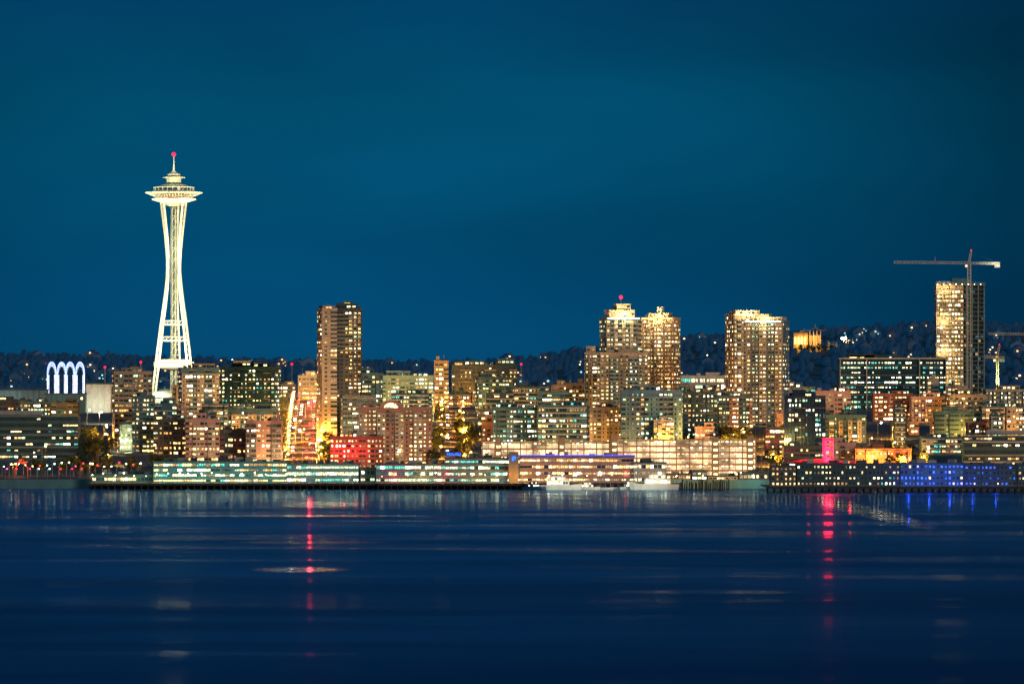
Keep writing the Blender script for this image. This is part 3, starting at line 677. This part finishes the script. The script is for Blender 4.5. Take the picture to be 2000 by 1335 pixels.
# ---------------------------------------------------------------- cranes and tower under construction
YR=surf('crane_paint',(.7,.66,.55),.5,.1); ORG=surf('crane_yellow',(.8,.62,.25),.5,.1)
def lattice(mb,p,q,hw,step,mat,r=.14):
    p=Vector(p);q=Vector(q); d=(q-p); n=max(1,int(d.length/step)); d.normalize(); u=Vector((0,1,0)); w=d.cross(u).normalized()
    C=[u*hw+w*hw,u*-hw+w*hw,u*-hw-w*hw,u*hw-w*hw]
    for c in C: mb.beam(p+c,q+c,r,mat)
    for i in range(n):
        a=p+(q-p)*(i/n); b=p+(q-p)*((i+1)/n)
        for k in range(4): mb.beam(a+C[k],b+C[(k+1)%4],r*.7,mat)
def crane(bm,ytop,Y,bl,br,apex,label,mat,z0=None,hw=1.2):
    X=wx(bm,Y); zb=ter(X,Y) if z0 is None else z0; r=thing('tower_crane',label,'crane',(X,Y,zb)); h=wz(ytop,Y)-zb
    mb=MB(); lattice(mb,(0,0,0),(0,0,h),hw,hw*2.2,mat,.22); ob('mast',mb,r)
    jl=wx(bl,Y)-X; jr=wx(br,Y)-X; lo,sh_=(jl,jr) if abs(jl)>abs(jr) else (jr,jl)
    mb=MB(); lattice(mb,(0,0,h+1),(lo,0,h+1.6),.8,2.2,mat,.17); ob('jib',mb,r)
    mb=MB(); lattice(mb,(0,0,h+.9),(sh_,0,h+.6),.7,2.2,mat,.2); ob('counter_jib',mb,r)
    s=1 if sh_>0 else -1
    mb=MB(); mb.box(min(sh_,sh_-s*4),max(sh_,sh_-s*4),-1.2,1.2,h-2.4,h,CONC); ob('counterweight',mb,r)
    ah=wz(apex,Y)-zb; mb=MB(); lattice(mb,(0,0,h+2),(s*1.5,0,ah),.6,2,mat,.2); mb.ball((s*1.5,0,ah+.6),.5,G['beacon'],6); ob('tower_top',mb,r)
    mb=MB(); mb.beam((s*1.5,0,ah),(lo*.45,0,h+2.4),.04,TRIM); mb.beam((s*1.5,0,ah),(sh_*.85,0,h+1.4),.04,TRIM); mb.beam((lo*.45,0,h+2),(lo*.45,0,h+6),.15,mat); ob('tie_rod',mb,r)
    mb=MB(); c=-s; mb.box(min(c*1.3,c*3.2),max(c*1.3,c*3.2),-1,1,h-2.5,h-.2,WHITE); mb.box(min(c*1.5,c*3),max(c*1.5,c*3),-1.08,-1.01,h-1.8,h-.7,G['cream']); ob('cab',mb,r)
    return r
r=crane(1893,516,4040,1745,1953,490,'tall pale lattice tower crane beside unfinished tower',YR)
light('crane_fill_light','POINT',(20,-8,wz(516,4040)-ter(0,4040)+4),9000,(1,.85,.6),r,None,.3)
r=crane(1948,700,4150,1918,1962,674,'small pale yellow tower crane on a building site',ORG,hw=.9)
light('crane_fill_light','POINT',(0,-12,18),4e4,(.85,1,.6),r,None,.3)  # light added in front of the small crane to brighten it
crane(2060,655,4600,1930,2085,635,'distant pale tower crane with long jib',YR)
Y=4100; x0,x1=wx(1828,Y),wx(1924,Y); w=x1-x0; zb=ter(0,Y); h=wz(556,Y)-zb; n=int(h/3.3); s=h/n
r=thing('unfinished_tower','unfinished concrete high-rise with open lit floors','tower',((x0+x1)/2,Y,zb))
PC=surf('fresh_concrete',(.38,.40,.34),.85)
mb=MB(); 
for f in range(n+1): mb.box(-w/2,w/2,0,24,f*s-.32,f*s,PC)
for f in (0,1): mb.box(-w/2-.4,w/2+.4,-.45,-.4,h+.2+f*1.2,h+.5+f*1.2,STEEL)
ob('floor_slab',mb,r); mb=MB()
for i in range(9):
    for yy in (.6,12,23): mb.box(-w/2+.3+i*(w-1.2)/8,-w/2+.8+i*(w-1.2)/8,yy,yy+.6,0,h-.33,PC)
mb.box(-6,8,7,16,0,h+5,WALL['slate']); ob('column',mb,r)
mb=MB()
for f in range(n): mb.box(-w/2+.9,2.5,2.2,2.3,f*s+.02,f*s+s-.4,WALL['peach']); mb.box(2.6,w/2-.9,3.2,3.3,f*s+.02,f*s+s-.4,WALL['darkglass'])
ob('inner_wall',mb,r)
mb=MB(); 
for i in range(18): mb.beam((-w/2+1+i*w/18,1,h),(-w/2+1+i*w/18,1,h+R.uniform(1,3.5)),.12,STEEL)
mb.box(-w/2+1,-w/2+12,4,12,h+.01,h+2.8,STEEL); ob('rebar',mb,r)
wl=[]
for f in range(n-1):
    for i in range(16):
        x=-w/2+.9+(i+.5)*(w-1.8)/16; left=i<9
        if R.random()<(.85 if left else .4): wl.append((x,.75,f*s+s*.45,(w-1.8)/16*R.uniform(.4,.95),s*R.uniform(.3,.66),pick('warm',1) if left else R.choice(['off','dimblue','dim','dimblue','off','off']),0))
put_windows(r,wl,100)
mb=MB()
for i in range(8): mb.box(-w/2+1+i*w/8,-w/2+1.5+i*w/8,-.6,-.4,h+.1,h+.7,G['bright'])
ob('work_lamp',mb,r)
for q in (.2,.45,.7,.95): light('site_lamp','POINT',(-13,-7,h*q),8e3,(1,.7,.34),r)
# ---------------------------------------------------------------- hill pavilion
Y=6050; b0=1576; X=wx(b0,Y); zb=ter(X,Y)
r=thing('hill_pavilion','floodlit yellow pavilion with upswept roof on the hill','pavilion',(X,Y,zb))
YW=surf('pavilion_wall',(.5,.33,.14),.8,.5,.4)
e0=wz(672,Y)-zb; e1=wz(650,Y)-zb; e2=wz(622,Y)-zb
mb=MB(); mb.box(-15,1,0,14,-5,e1,YW,ROOF); mb.box(-8,-3,-1,6,-4,e1+3,YW,ROOF)
mb.box(-16,1.5,-1.5,15,e1+.01,e1+.5,WALL['tan'])
for x in (3,7,11,15): mb.box(x,x+.8,1,2,-5,e1+2.6,YW)
mb.box(2,16,4,12,-5,e1-2.4,WALL['tan']); ob('wall',mb,r)
PW=glow('pavilion_window',(1,.62,.16),3.2,.4)
for i in range(4):
    mb=MB(); zc=4; mb.face([(-1.1,0,0),(1.1,0,0),(1.1,0,zc+2.5),(.7,0,zc+4),(0,0,zc+4.7),(-.7,0,zc+4),(-1.1,0,zc+2.5)],PW); ob('window',mb,r,(-13+i*3.6,-.12 if i not in(2,) else -1.12,e0))
mb=MB(); z0=e1+2.7
P=[(-4,z0+2.2),(-1,z0+.5),(4,z0+.9),(8,z0+2.6),(9.5,z0+4.4),(11,z0+2.6),(14,z0+.9),(18,z0+.6),(22,z0+2.2)]
for (a,b),(c,d) in zip(P,P[1:]):
    mb.face([(a,-2,b),(c,-2,d),(c,15,d),(a,15,b)],WALL['orange']); mb.face([(a,-2,b-.8),(c,-2,d-.8),(c,-2,d),(a,-2,b)],YW)
mb.beam((9.5,4,z0+4),(9.5,4,z0+7.5),.4,YW); ob('roof',mb,r)
light('pavilion_floodlight','POINT',(-7,-8,e0+3),1.2e4,(1,.55,.13),r,None,1); light('pavilion_floodlight','POINT',(9,-8,e0+6),1.6e4,(1,.55,.13),r,None,1)
# ---------------------------------------------------------------- hillside houses
HAZE=(.001,.015,.042)  # distance haze put into siding and shingles as a faint glow
HW=[('white',surf('house_siding_pale',(.09,.12,.12),.8,emit=HAZE)),('grey',surf('house_siding_grey',(.04,.06,.07),.8,emit=HAZE)),('brown',surf('house_siding_brown',(.04,.04,.04),.8,emit=HAZE))]
HR=surf('house_shingle',(.02,.03,.035),.9,emit=HAZE)
P0=glow('hill_light_warm',(1,.75,.4),2.4,.5); P1=glow('hill_light_cyan',(.4,.95,.95),1.5,.5); P2=glow('hill_light_orange',(1,.5,.15),2.4,.4)
protos=[]
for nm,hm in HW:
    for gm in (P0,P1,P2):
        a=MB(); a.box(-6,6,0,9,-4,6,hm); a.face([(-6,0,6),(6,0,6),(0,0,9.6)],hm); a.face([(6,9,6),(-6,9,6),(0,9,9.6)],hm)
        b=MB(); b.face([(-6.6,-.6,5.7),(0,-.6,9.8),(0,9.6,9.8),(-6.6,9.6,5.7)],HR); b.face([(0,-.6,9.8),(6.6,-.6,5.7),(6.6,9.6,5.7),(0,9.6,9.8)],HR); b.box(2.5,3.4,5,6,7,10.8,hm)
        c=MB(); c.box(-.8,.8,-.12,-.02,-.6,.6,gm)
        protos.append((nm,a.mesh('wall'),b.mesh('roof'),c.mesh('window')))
for i in range(298):
    Y=R.uniform(4650,6540); b=R.uniform(-80,2080)
    if 1520<b<1640 and Y>5500: continue
    X=wx(b,Y); nm,a,bm_,c=R.choice(protos); ry=R.uniform(-.5,.5)
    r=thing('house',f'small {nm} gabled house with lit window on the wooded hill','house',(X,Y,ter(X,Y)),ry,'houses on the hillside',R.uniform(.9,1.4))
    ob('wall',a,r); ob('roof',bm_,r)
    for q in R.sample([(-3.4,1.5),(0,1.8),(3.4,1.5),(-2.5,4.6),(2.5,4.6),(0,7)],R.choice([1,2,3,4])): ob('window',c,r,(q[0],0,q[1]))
# ---------------------------------------------------------------- trees
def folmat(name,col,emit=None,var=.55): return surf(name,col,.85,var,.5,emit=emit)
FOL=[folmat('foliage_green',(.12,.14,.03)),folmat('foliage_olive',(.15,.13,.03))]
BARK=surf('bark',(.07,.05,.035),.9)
HF=[folmat('hill_foliage',(.010,.025,.027),(.0011,.0185,.050),.3),folmat('hill_foliage_shadow',(.008,.02,.023),(.001,.0165,.046),.3)]  # foliage glows faintly to imitate haze over the hill
TP=[]; HP=[]
for v in range(4):
    RR2=random.Random(50+v); t=MB(); t.beam((0,0,-1),(0.1,0,3),.28,BARK,7,.2); t.beam((.1,0,3),(-.1,.1,6),.2,BARK,6,.08)
    for k in range(5):
        a=k*1.3+v; t.beam((0,0,2.4+k*.5),(2*math.cos(a),2*math.sin(a),4.6+k*.6),.12,BARK,5,.04)
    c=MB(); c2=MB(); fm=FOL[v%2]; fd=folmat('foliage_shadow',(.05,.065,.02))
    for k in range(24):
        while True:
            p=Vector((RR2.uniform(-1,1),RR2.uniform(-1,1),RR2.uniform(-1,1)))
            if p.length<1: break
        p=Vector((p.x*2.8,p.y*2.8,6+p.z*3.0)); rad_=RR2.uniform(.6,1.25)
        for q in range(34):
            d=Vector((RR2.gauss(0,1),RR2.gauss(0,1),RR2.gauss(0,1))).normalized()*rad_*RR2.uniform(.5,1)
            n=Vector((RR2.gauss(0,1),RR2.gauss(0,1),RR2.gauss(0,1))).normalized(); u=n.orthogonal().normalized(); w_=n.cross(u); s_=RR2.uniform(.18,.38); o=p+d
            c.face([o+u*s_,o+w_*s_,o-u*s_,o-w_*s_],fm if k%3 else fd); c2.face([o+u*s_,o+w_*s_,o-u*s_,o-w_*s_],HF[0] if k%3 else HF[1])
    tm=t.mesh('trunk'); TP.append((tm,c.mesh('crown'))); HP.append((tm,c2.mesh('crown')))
def conif(mat):
    t=MB(); t.beam((0,0,-1),(0,0,9),.3,BARK,6,.05); c=MB(); RC=random.Random(5)
    for lv in range(11):
        z=1.5+lv*.9; ra=2.9*(1-lv/12.5)
        for k in range(12):
            a=RC.uniform(0,6.28); rr2=ra*RC.uniform(.7,1.15); p=Vector((math.cos(a)*rr2,math.sin(a)*rr2,z-.7)); tt=Vector((-math.sin(a),math.cos(a),0))*.6
            c.face([(0,0,z+.5),p-tt,p+tt],mat)
    return (t.mesh('trunk'),c.mesh('crown'))
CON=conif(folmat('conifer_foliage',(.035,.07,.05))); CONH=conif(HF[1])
def tree(X,Y,sc,v,label,group=None,hill=False):
    tm,cm=((CONH if hill else CON) if v=='c' else (HP if hill else TP)[v]); z=ter(X,Y) if Y>3290 else 3.6
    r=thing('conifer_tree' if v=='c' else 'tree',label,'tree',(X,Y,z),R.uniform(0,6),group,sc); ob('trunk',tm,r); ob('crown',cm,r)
def grove(n,b0,b1,Y0,Y1,s0,s1,lab):
    for _ in range(n):
        Y=R.uniform(Y0,Y1); tree(wx(R.uniform(b0,b1),Y),Y,R.uniform(s0,s1),R.randint(0,3),lab)
S1='leafy street tree lit yellow by street lamps'
grove(14,156,214,3460,3600,1,1.7,S1); grove(18,-10,300,3400,3440,.8,1.2,'leafy park tree beside the waterfront path')
grove(5,642,655,3460,3600,.8,1.1,S1); grove(16,898,930,3440,3640,1,1.6,S1); grove(8,844,858,3440,3600,.8,1.3,S1)
grove(12,551,559,3440,4050,.7,1.0,S1); grove(10,626,634,3440,3580,.7,1.0,S1); grove(6,856,866,3560,3900,.8,1.2,S1); grove(8,894,904,3500,3900,.8,1.2,S1)
grove(12,1402,1470,3500,3600,1,1.6,S1); grove(8,1165,1208,3440,3500,1,1.5,S1); grove(14,1690,1810,3425,3500,.9,1.3,S1); grove(5,1500,1535,3430,3460,.8,1.1,S1)
grove(8,300,360,3420,3440,.8,1.2,S1); grove(8,1900,2000,3450,3550,.8,1.2,S1); grove(10,1010,1480,3340,3350,.5,.7,'small quay tree in front of the garage')
for b in (160,207): tree(wx(b,3440),3440,2.0,'c','tall dark columnar conifer in the park')
for i in range(200):
    b=-60+i*10.7+R.uniform(-5,5); Y=R.uniform(6480,6640); X=wx(b,Y)
    tall=R.random()<.08
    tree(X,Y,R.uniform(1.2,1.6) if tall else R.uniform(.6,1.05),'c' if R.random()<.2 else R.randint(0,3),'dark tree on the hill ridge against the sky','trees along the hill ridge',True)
for i in range(4): tree(wx(728+i*4,5200),5200+i*3,R.uniform(1.7,2.2),'c','tall dark conifer standing behind the city blocks')
for i in range(9): tree(wx(1530+i*12,5985),5985+i*3,R.uniform(.9,1.4),i%4,'hillside tree glowing in pavilion light')
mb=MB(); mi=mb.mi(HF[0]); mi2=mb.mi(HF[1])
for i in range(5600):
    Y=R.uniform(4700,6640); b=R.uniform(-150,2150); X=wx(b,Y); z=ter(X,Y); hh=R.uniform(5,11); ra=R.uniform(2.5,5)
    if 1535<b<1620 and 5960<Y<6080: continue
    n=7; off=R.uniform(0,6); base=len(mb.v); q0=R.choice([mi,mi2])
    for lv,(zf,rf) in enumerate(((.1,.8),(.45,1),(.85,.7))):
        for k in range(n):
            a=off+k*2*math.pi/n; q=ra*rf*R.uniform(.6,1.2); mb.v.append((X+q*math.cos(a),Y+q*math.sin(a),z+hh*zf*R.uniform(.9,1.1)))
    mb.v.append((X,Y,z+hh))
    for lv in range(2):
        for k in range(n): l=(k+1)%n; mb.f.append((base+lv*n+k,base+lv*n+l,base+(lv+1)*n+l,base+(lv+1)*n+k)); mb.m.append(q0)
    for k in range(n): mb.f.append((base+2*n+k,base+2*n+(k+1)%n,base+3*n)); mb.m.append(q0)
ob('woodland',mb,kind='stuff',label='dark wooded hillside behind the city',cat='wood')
# ---------------------------------------------------------------- roads
ASP=surf('asphalt',(.085,.08,.07),.8,.35,.3); PAV=surf('pavement_concrete',(.20,.19,.16),.9,.35,.4); MRK=surf('road_marking',(.6,.58,.5),.6,.1)
def road(px_near,Y0,Y1,hw,px_far=None):  # road ends are given as image pixel columns
    px_far=px_far or px_near; mb=MB(); pv=MB(); mk=MB(); yy=list(range(int(Y0),int(Y1)+1,10))
    def C(Y): t=(Y-Y0)/(Y1-Y0); return wx(px_near+(px_far-px_near)*t,Y)
    for a,b in zip(yy,yy[1:]):
        xa,xb=C(a),C(b); za,zb=ter(0,a)+.06,ter(0,b)+.06
        mb.face([(xa-hw,a,za),(xa+hw,a,za),(xb+hw,b,zb),(xb-hw,b,zb)],ASP)
        for s in (-1,1):
            i,o=s*hw,s*(hw+4)
            q=[(xa+i,a,za+.14),(xa+o,a,za+.14),(xb+o,b,zb+.14),(xb+i,b,zb+.14)]
            pv.face(q if s>0 else q[::-1],PAV); q2=[(xa+i,a,za),(xa+i,a,za+.14),(xb+i,b,zb+.14),(xb+i,b,zb)]; pv.face(q2,PAV)
        if (a//10)%2==0: mk.face([(xa-.12,a,za+.01),(xa+.12,a,za+.01),(xb+.12,b,zb+.01),(xb-.12,b,zb+.01)],MRK)
        for s in (-1,1): mk.face([(xa+s*(hw-2.3)-.07,a,za+.01),(xa+s*(hw-2.3)+.07,a,za+.01),(xb+s*(hw-2.3)+.07,b,zb+.01),(xb+s*(hw-2.3)-.07,b,zb+.01)],MRK)
    ob('road',mb,kind='structure',label='asphalt street climbing straight uphill'); ob('pavement',pv,kind='structure',label='concrete pavement with kerb'); ob('road_marking',mk,kind='structure',label='white painted lane lines')
    return C
C1=road(590,3410,4210,9,598); C2=road(880,3410,4000,6,880); C3=road(1722,3410,3680,6); C4=road(184,3410,3700,7); C5=road(1484,3410,3700,5)
mb=MB(); mb.face([(-900,3370,ter(0,3370)+.35),(900,3370,ter(0,3370)+.35),(900,3392,ter(0,3392)+.35),(-900,3392,ter(0,3392)+.35)],ASP); ob('waterfront_road',mb,kind='structure',label='asphalt waterfront avenue')
LM=MB(); LM.beam((0,0,0),(0,0,8.5),.13,STEEL,6,.08); LM.beam((0,0,8.5),(1.6,0,9.1),.07,STEEL,5)
lmesh=LM.mesh('post')
HEAD={}
for k,c,s,lc in (('orange',(1,.55,.14),20,(1,.42,.06)),('white',(1,.88,.6),36,(1,.70,.32)),('green',(.6,1,.66),14,(.6,1,.6)),('red',(1,.02,.03),10,(1,.03,.02)),('magenta',(1,.08,.35),8,(1,.08,.35))):
    hm=MB(); hm.ball((0,0,0),.45,glow('lamp_'+k,c,s,0),8); HEAD[k]=(hm.mesh('lamp_head'),lc)
def lamp(X,Y,k='orange',e=0,z=None,sc=1):
    z=ter(X,Y) if z is None else z
    r=thing('street_lamp',{'orange':'tall street lamp glowing orange beside the road','white':'tall street lamp with warm white head','green':'promenade lamp with pale green-white head','red':'red signal lamp on a tall post','magenta':'promenade lamp glowing magenta on slim post'}[k],'street lamp',(X,Y,z),0,'street lamps',sc)
    ob('post',lmesh,r); ob('lamp_head',HEAD[k][0],r,(1.6,0,8.9))
    if e: light('bulb','POINT',(1.6,-.6,8.2),e,HEAD[k][1],r,None,.45)
i=0
for Y in range(3440,4200,38):
    for s in (-1,1):
        lamp(C1(Y)+s*10.5,Y,'white' if (i*7)%5==0 else 'orange',60000); i+=1
for Y in range(3440,3990,40): lamp(C2(Y)+(-7.5 if (Y//40)%2 else 7.5),Y,'orange',75000)
for C,y1,e in ((C3,3660,60000),(C4,3680,95000),(C5,3660,60000)):
    for Y in range(3440,y1,60): lamp(C(Y)+7,Y,'orange',e)
for b,Y in ((1415,3500),(1450,3510),(1185,3440),(1700,3430),(1760,3425),(1800,3430),(915,3450),(905,3600)): lamp(wx(b,Y),Y,'orange',75000)
for X in range(-360,361,48): lamp(X,3362,'orange' if X%96 else 'white',22000)
for Y,st in ((3525,60),(3600,75),(3760,85)):
    for X in range(-370,371,st): 
        lamp(X+R.uniform(-10,10),Y+R.uniform(-8,8),R.choice(['orange','orange','white']),52000)
for X in range(-420,421,120): lamp(X,4300,'orange',22000)
for i in range(34):
    b=10+i*21+R.uniform(-3,3)
    if b>175: lamp(wx(b,3250),3249,R.choice(['green','green','white']),3500 if i%2==0 else 0,z=3.6,sc=R.uniform(.5,.75))
    else: lamp(wx(b,3305),3305,R.choice(['green','red','magenta','white']),1500,sc=.8)
for i in range(20): lamp(wx(4+i*14,3395),3395,R.choice(['white','green','red','magenta','orange']),0,sc=R.uniform(.7,1))
for i in range(30):
    b=745+i*25+R.uniform(-3,3)
    if b<1500: lamp(wx(b,3268),3250 if b<1055 else 3275,R.choice(['white','green','orange','red']),5000 if i%2 else 0,z=3.6,sc=R.uniform(.45,.75))
for i in range(40):
    Y=R.choice([3450,3530,3610,3700,3770,3850]); b=R.uniform(0,2000); lamp(wx(b,Y),Y,R.choice(['white','orange','orange','green']),0,sc=R.uniform(.9,1.6))
for i in range(14):
    Y=R.uniform(4700,6500); b=R.uniform(-50,2050); X=wx(b,Y); lamp(X,Y,R.choice(['orange','orange','green','white','white']),0,sc=R.uniform(.8,1.2))
Y=6100; X=wx(1648,Y); r=thing('floodlight_mast','tall lighting mast with blazing orange floodlights on the hill','lighting mast',(X,Y,ter(X,Y)))
hh=wz(667,Y)-ter(X,Y)
if hh<12: hh=12
mb=MB(); mb.beam((0,0,-2),(0,0,hh),.4,STEEL,6,.25); ob('post',mb,r)
for dx in (-1.8,0,1.8): mb=MB(); mb.ball((dx,-.3,hh+.3),1.5,glow('flood_head',(1,.62,.2),30,0),8); ob('lamp_head',mb,r)
light('floodlight','POINT',(0,-3,hh),3e5,(1,.45,.1),r,None,.8)
for (b,y,Y) in ((205,718,4300),(275,708,4350),(570,712,4600),(1018,712,4600)):
    X=wx(b,Y); zb=ter(X,Y); h=wz(y,Y)-zb; r=thing('radio_mast','thin steel mast with red warning light','mast',(X,Y,zb)); mb=MB(); lattice(mb,(0,0,0),(0,0,h),.35,3,STEEL,.1); ob('mast',mb,r); mb=MB(); mb.ball((0,0,h+.5),1.0,G['beacon']); ob('beacon',mb,r)
TLp=MB(); TLp.beam((0,0,0),(0,0,6.5),.12,STEEL,6); TLp.beam((0,0,6.3),(-5,0,6.6),.09,STEEL,5); tp=TLp.mesh('post')
TLh=MB(); TLh.box(-.35,.35,-.2,.2,-.9,.9,TRIM); th_=TLh.mesh('housing')
TLl=MB(); TLl.ball((0,-.3,.5),.6,HEAD['red'][0].materials[0]); tl_=TLl.mesh('red_lens')
for Y in (3440,3520,3600,3680,3760,3880,4000,4120,4190):
    for s in (-1,1):
        r=thing('traffic_light','traffic signal showing red over the street','traffic light',(C1(Y)+s*7+2,Y+s*4,ter(0,Y)),0,'traffic lights on the street')
        ob('post',tp,r); ob('housing',th_,r,(-4.8 if s>0 else -.2,-.35,6)); ob('red_lens',tl_,r,(-4.8 if s>0 else -.2,-.4,6))
    light('signal_glow','POINT',(C1(Y)+4,Y,ter(0,Y)+6),14000 if Y>3700 or Y<3500 else 6000,(1,.02,.03),None,None,.7,allround=True)
for b in (652,672,694,716): light('red_wash','POINT',(wx(b,3431),3431,ter(0,3431)+12),2600 if b<700 else 1100,(1,.02,.03),None,None,.3,allround=True)
CP=[surf('car_paint_'+n,c,.3,.05) for n,c in (('silver',(.4,.41,.42)),('black',(.02,.02,.025)),('red',(.35,.03,.03)),('white',(.7,.7,.68)))]
TY=surf('tyre',(.02,.02,.02),.8); cars=[]
for cm,cn in zip(CP,('silver','black','dark red','white')):
    mb=MB(); 
    prof=[(-2.2,.35),(-2.25,.85),(-1.9,1.0),(-1.4,1.45),(.5,1.48),(1.1,1.02),(2.1,.85),(2.2,.4)]
    for s in (-.88,.88): mb.face([(s,y,z) for y,z in (prof if s>0 else prof[::-1])],cm)
    for a,b in zip(prof,prof[1:]+prof[:1]): mb.face([(-.88,a[0],a[1]),(.88,a[0],a[1]),(.88,b[0],b[1]),(-.88,b[0],b[1])],cm)
    body=mb.mesh('body'); mb=MB(); mb.face([(-.7,-1.88,1.05),(.7,-1.88,1.05),(.62,-1.5,1.4),(-.62,-1.5,1.4)],G['off']); wn=mb.mesh('rear_window')
    mb=MB(); mb.lathe([(.01,-.1),(.33,-.1),(.33,.1),(.01,.1)],12,TY); wh=mb.mesh('wheel')
    mb=MB(); mb.box(-.17,.17,-.05,0,-.1,.1,glow('tail_light',(1,.02,.02),40,0)); tl=mb.mesh('tail_light')
    mb=MB(); mb.box(-.17,.17,0,.06,-.1,.1,glow('headlight',(1,.85,.55),60,0)); hl=mb.mesh('headlight')
    cars.append((cn,body,wn,wh,tl,hl))
for i in range(60):
    Cc=C1 if i<48 else C2; Y=R.uniform(3440,4180 if i<48 else 3900); lane=R.choice([-6.6,-2.6,2.6,6.6]) if i<48 else R.choice([-2,2])
    cn,body,wn,wh,tl,hl=R.choice(cars); away=lane>0
    r=thing('car',f'{cn} car on the climbing street','car',(Cc(Y)+lane,Y,ter(0,Y)+.08),0 if away else math.pi,'cars on the uphill streets')
    r.rotation_euler[0]=math.atan2(ter(0,Y+5)-ter(0,Y-5),10)*(1 if away else -1)
    ob('body',body,r); ob('rear_window',wn,r,(0,-.02,.02))
    for sx in (-.6,.6): ob('tail_light',tl,r,(sx,-2.24,.75)); ob('headlight',hl,r,(sx,2.17,.65))
    for sx in (-.85,.85):
        for sy in (-1.35,1.35): o=ob('wheel',wh,r,(sx,sy,.33)); o.rotation_euler=(0,math.pi/2,0)
r=thing('red_sculpture','abstract curved red steel sculpture in waterfront park','sculpture',(wx(42,3390),3390,ter(0,3390)+5))
mb=MB(); RS=surf('sculpture_red',(.5,.06,.03),.5,.1)
for a,b,c in (((-4,0,0),(-1,0,6),(.6,0,6)),((4,0,0),(1.6,0,5),(0,0,7)),((-2,1,4),(4,1,4.6),(2,1,2.6))): mb.face([a,b,c],RS); mb.face([(p[0],p[1]+.3,p[2]) for p in (c,b,a)],RS); mb.beam(a,b,.25,RS)
mb.beam((-4,0,-5.2),(-4,0,0),.25,RS); mb.beam((4,0,-5.2),(4,0,0),.25,RS)
ob('steel_plate',mb,r); light('sculpture_lamp','POINT',(0,-6,3),2500,(1,.2,.1),r,None,.3)
# ---------------------------------------------------------------- sky, sun, camera
wd=bpy.data.worlds.new('World'); scene.world=wd; wd.use_nodes=True; nt=wd.node_tree; nt.nodes.clear(); N=nt.nodes.new; L=nt.links.new
out=N('ShaderNodeOutputWorld'); bg=N('ShaderNodeBackground'); L(bg.outputs[0],out.inputs[0])
tc=N('ShaderNodeTexCoord'); sp=N('ShaderNodeSeparateXYZ'); L(tc.outputs['Generated'],sp.inputs[0])
mr=N('ShaderNodeMapRange'); mr.inputs['From Min'].default_value=0; mr.inputs['From Max'].default_value=.3; L(sp.outputs['Z'],mr.inputs['Value'])
cr=N('ShaderNodeValToRGB'); e=cr.color_ramp.elements; L(mr.outputs[0],cr.inputs[0])
e[0].position=0; e[0].color=(.0012,.058,.142,1); e[1].position=1; e[1].color=(.001,.075,.17,1)
for p_,c_ in ((.07,(.0006,.055,.140,1)),(.13,(.0004,.065,.145,1)),(.19,(.0003,.067,.142,1)),(.26,(.0006,.046,.120,1)),(.5,(.0008,.05,.13,1))): q=e.new(p_); q.color=c_
mp=N('ShaderNodeMapping'); mp.inputs['Scale'].default_value=(9,9,34); mp.inputs['Rotation'].default_value=(0,.12,0); L(tc.outputs['Generated'],mp.inputs[0])
n=N('ShaderNodeTexNoise'); n.inputs['Scale'].default_value=1.1; n.inputs['Detail'].default_value=3; n.inputs['Roughness'].default_value=.4; n.inputs['Distortion'].default_value=.3; L(mp.outputs[0],n.inputs['Vector'])
m2=N('ShaderNodeMapRange'); m2.inputs['From Min'].default_value=.3; m2.inputs['From Max'].default_value=.7; m2.inputs['To Min'].default_value=.87; m2.inputs['To Max'].default_value=1.13; L(n.outputs['Fac'],m2.inputs['Value'])
ax=N('ShaderNodeMath'); ax.operation='ADD'; ax.inputs[1].default_value=.028; L(sp.outputs['X'],ax.inputs[0])
a2=N('ShaderNodeMath'); a2.operation='POWER'; a2.inputs[1].default_value=2; ab=N('ShaderNodeMath'); ab.operation='ABSOLUTE'; L(ax.outputs[0],ab.inputs[0]); L(ab.outputs[0],a2.inputs[0])
m3=N('ShaderNodeMapRange'); m3.inputs['From Min'].default_value=0; m3.inputs['From Max'].default_value=.0145; m3.inputs['To Min'].default_value=1.14; m3.inputs['To Max'].default_value=.52; L(a2.outputs[0],m3.inputs['Value'])
mu=N('ShaderNodeMath'); mu.operation='MULTIPLY'; L(m2.outputs[0],mu.inputs[0]); L(m3.outputs[0],mu.inputs[1])
L(cr.outputs[0],bg.inputs[0]); L(mu.outputs[0],bg.inputs[1])
s=bpy.data.lights.new('city_glow_sun','SUN'); s.energy=.95; s.color=(1,.76,.52); s.angle=math.radians(12)  # added warm sun lamp standing in for city glow on the facades
so=bpy.data.objects.new('city_glow_sun',s); COL.objects.link(so); so.rotation_euler=Vector((-.6,1,-.2)).to_track_quat('-Z','Y').to_euler()
cam=bpy.data.cameras.new('camera'); co=bpy.data.objects.new('camera',cam); COL.objects.link(co); co.location=(0,0,HC); co.rotation_euler=(math.pi/2,0,0)
cam.sensor_width=36; cam.lens=36*F/2000; cam.shift_y=(HY-667.5)/2000; cam.clip_start=1; cam.clip_end=20000; scene.camera=co
scene.view_settings.view_transform='Standard'; scene.view_settings.look='None'; scene.view_settings.exposure=0
print('windows',NWIN,'objects',len(bpy.data.objects))
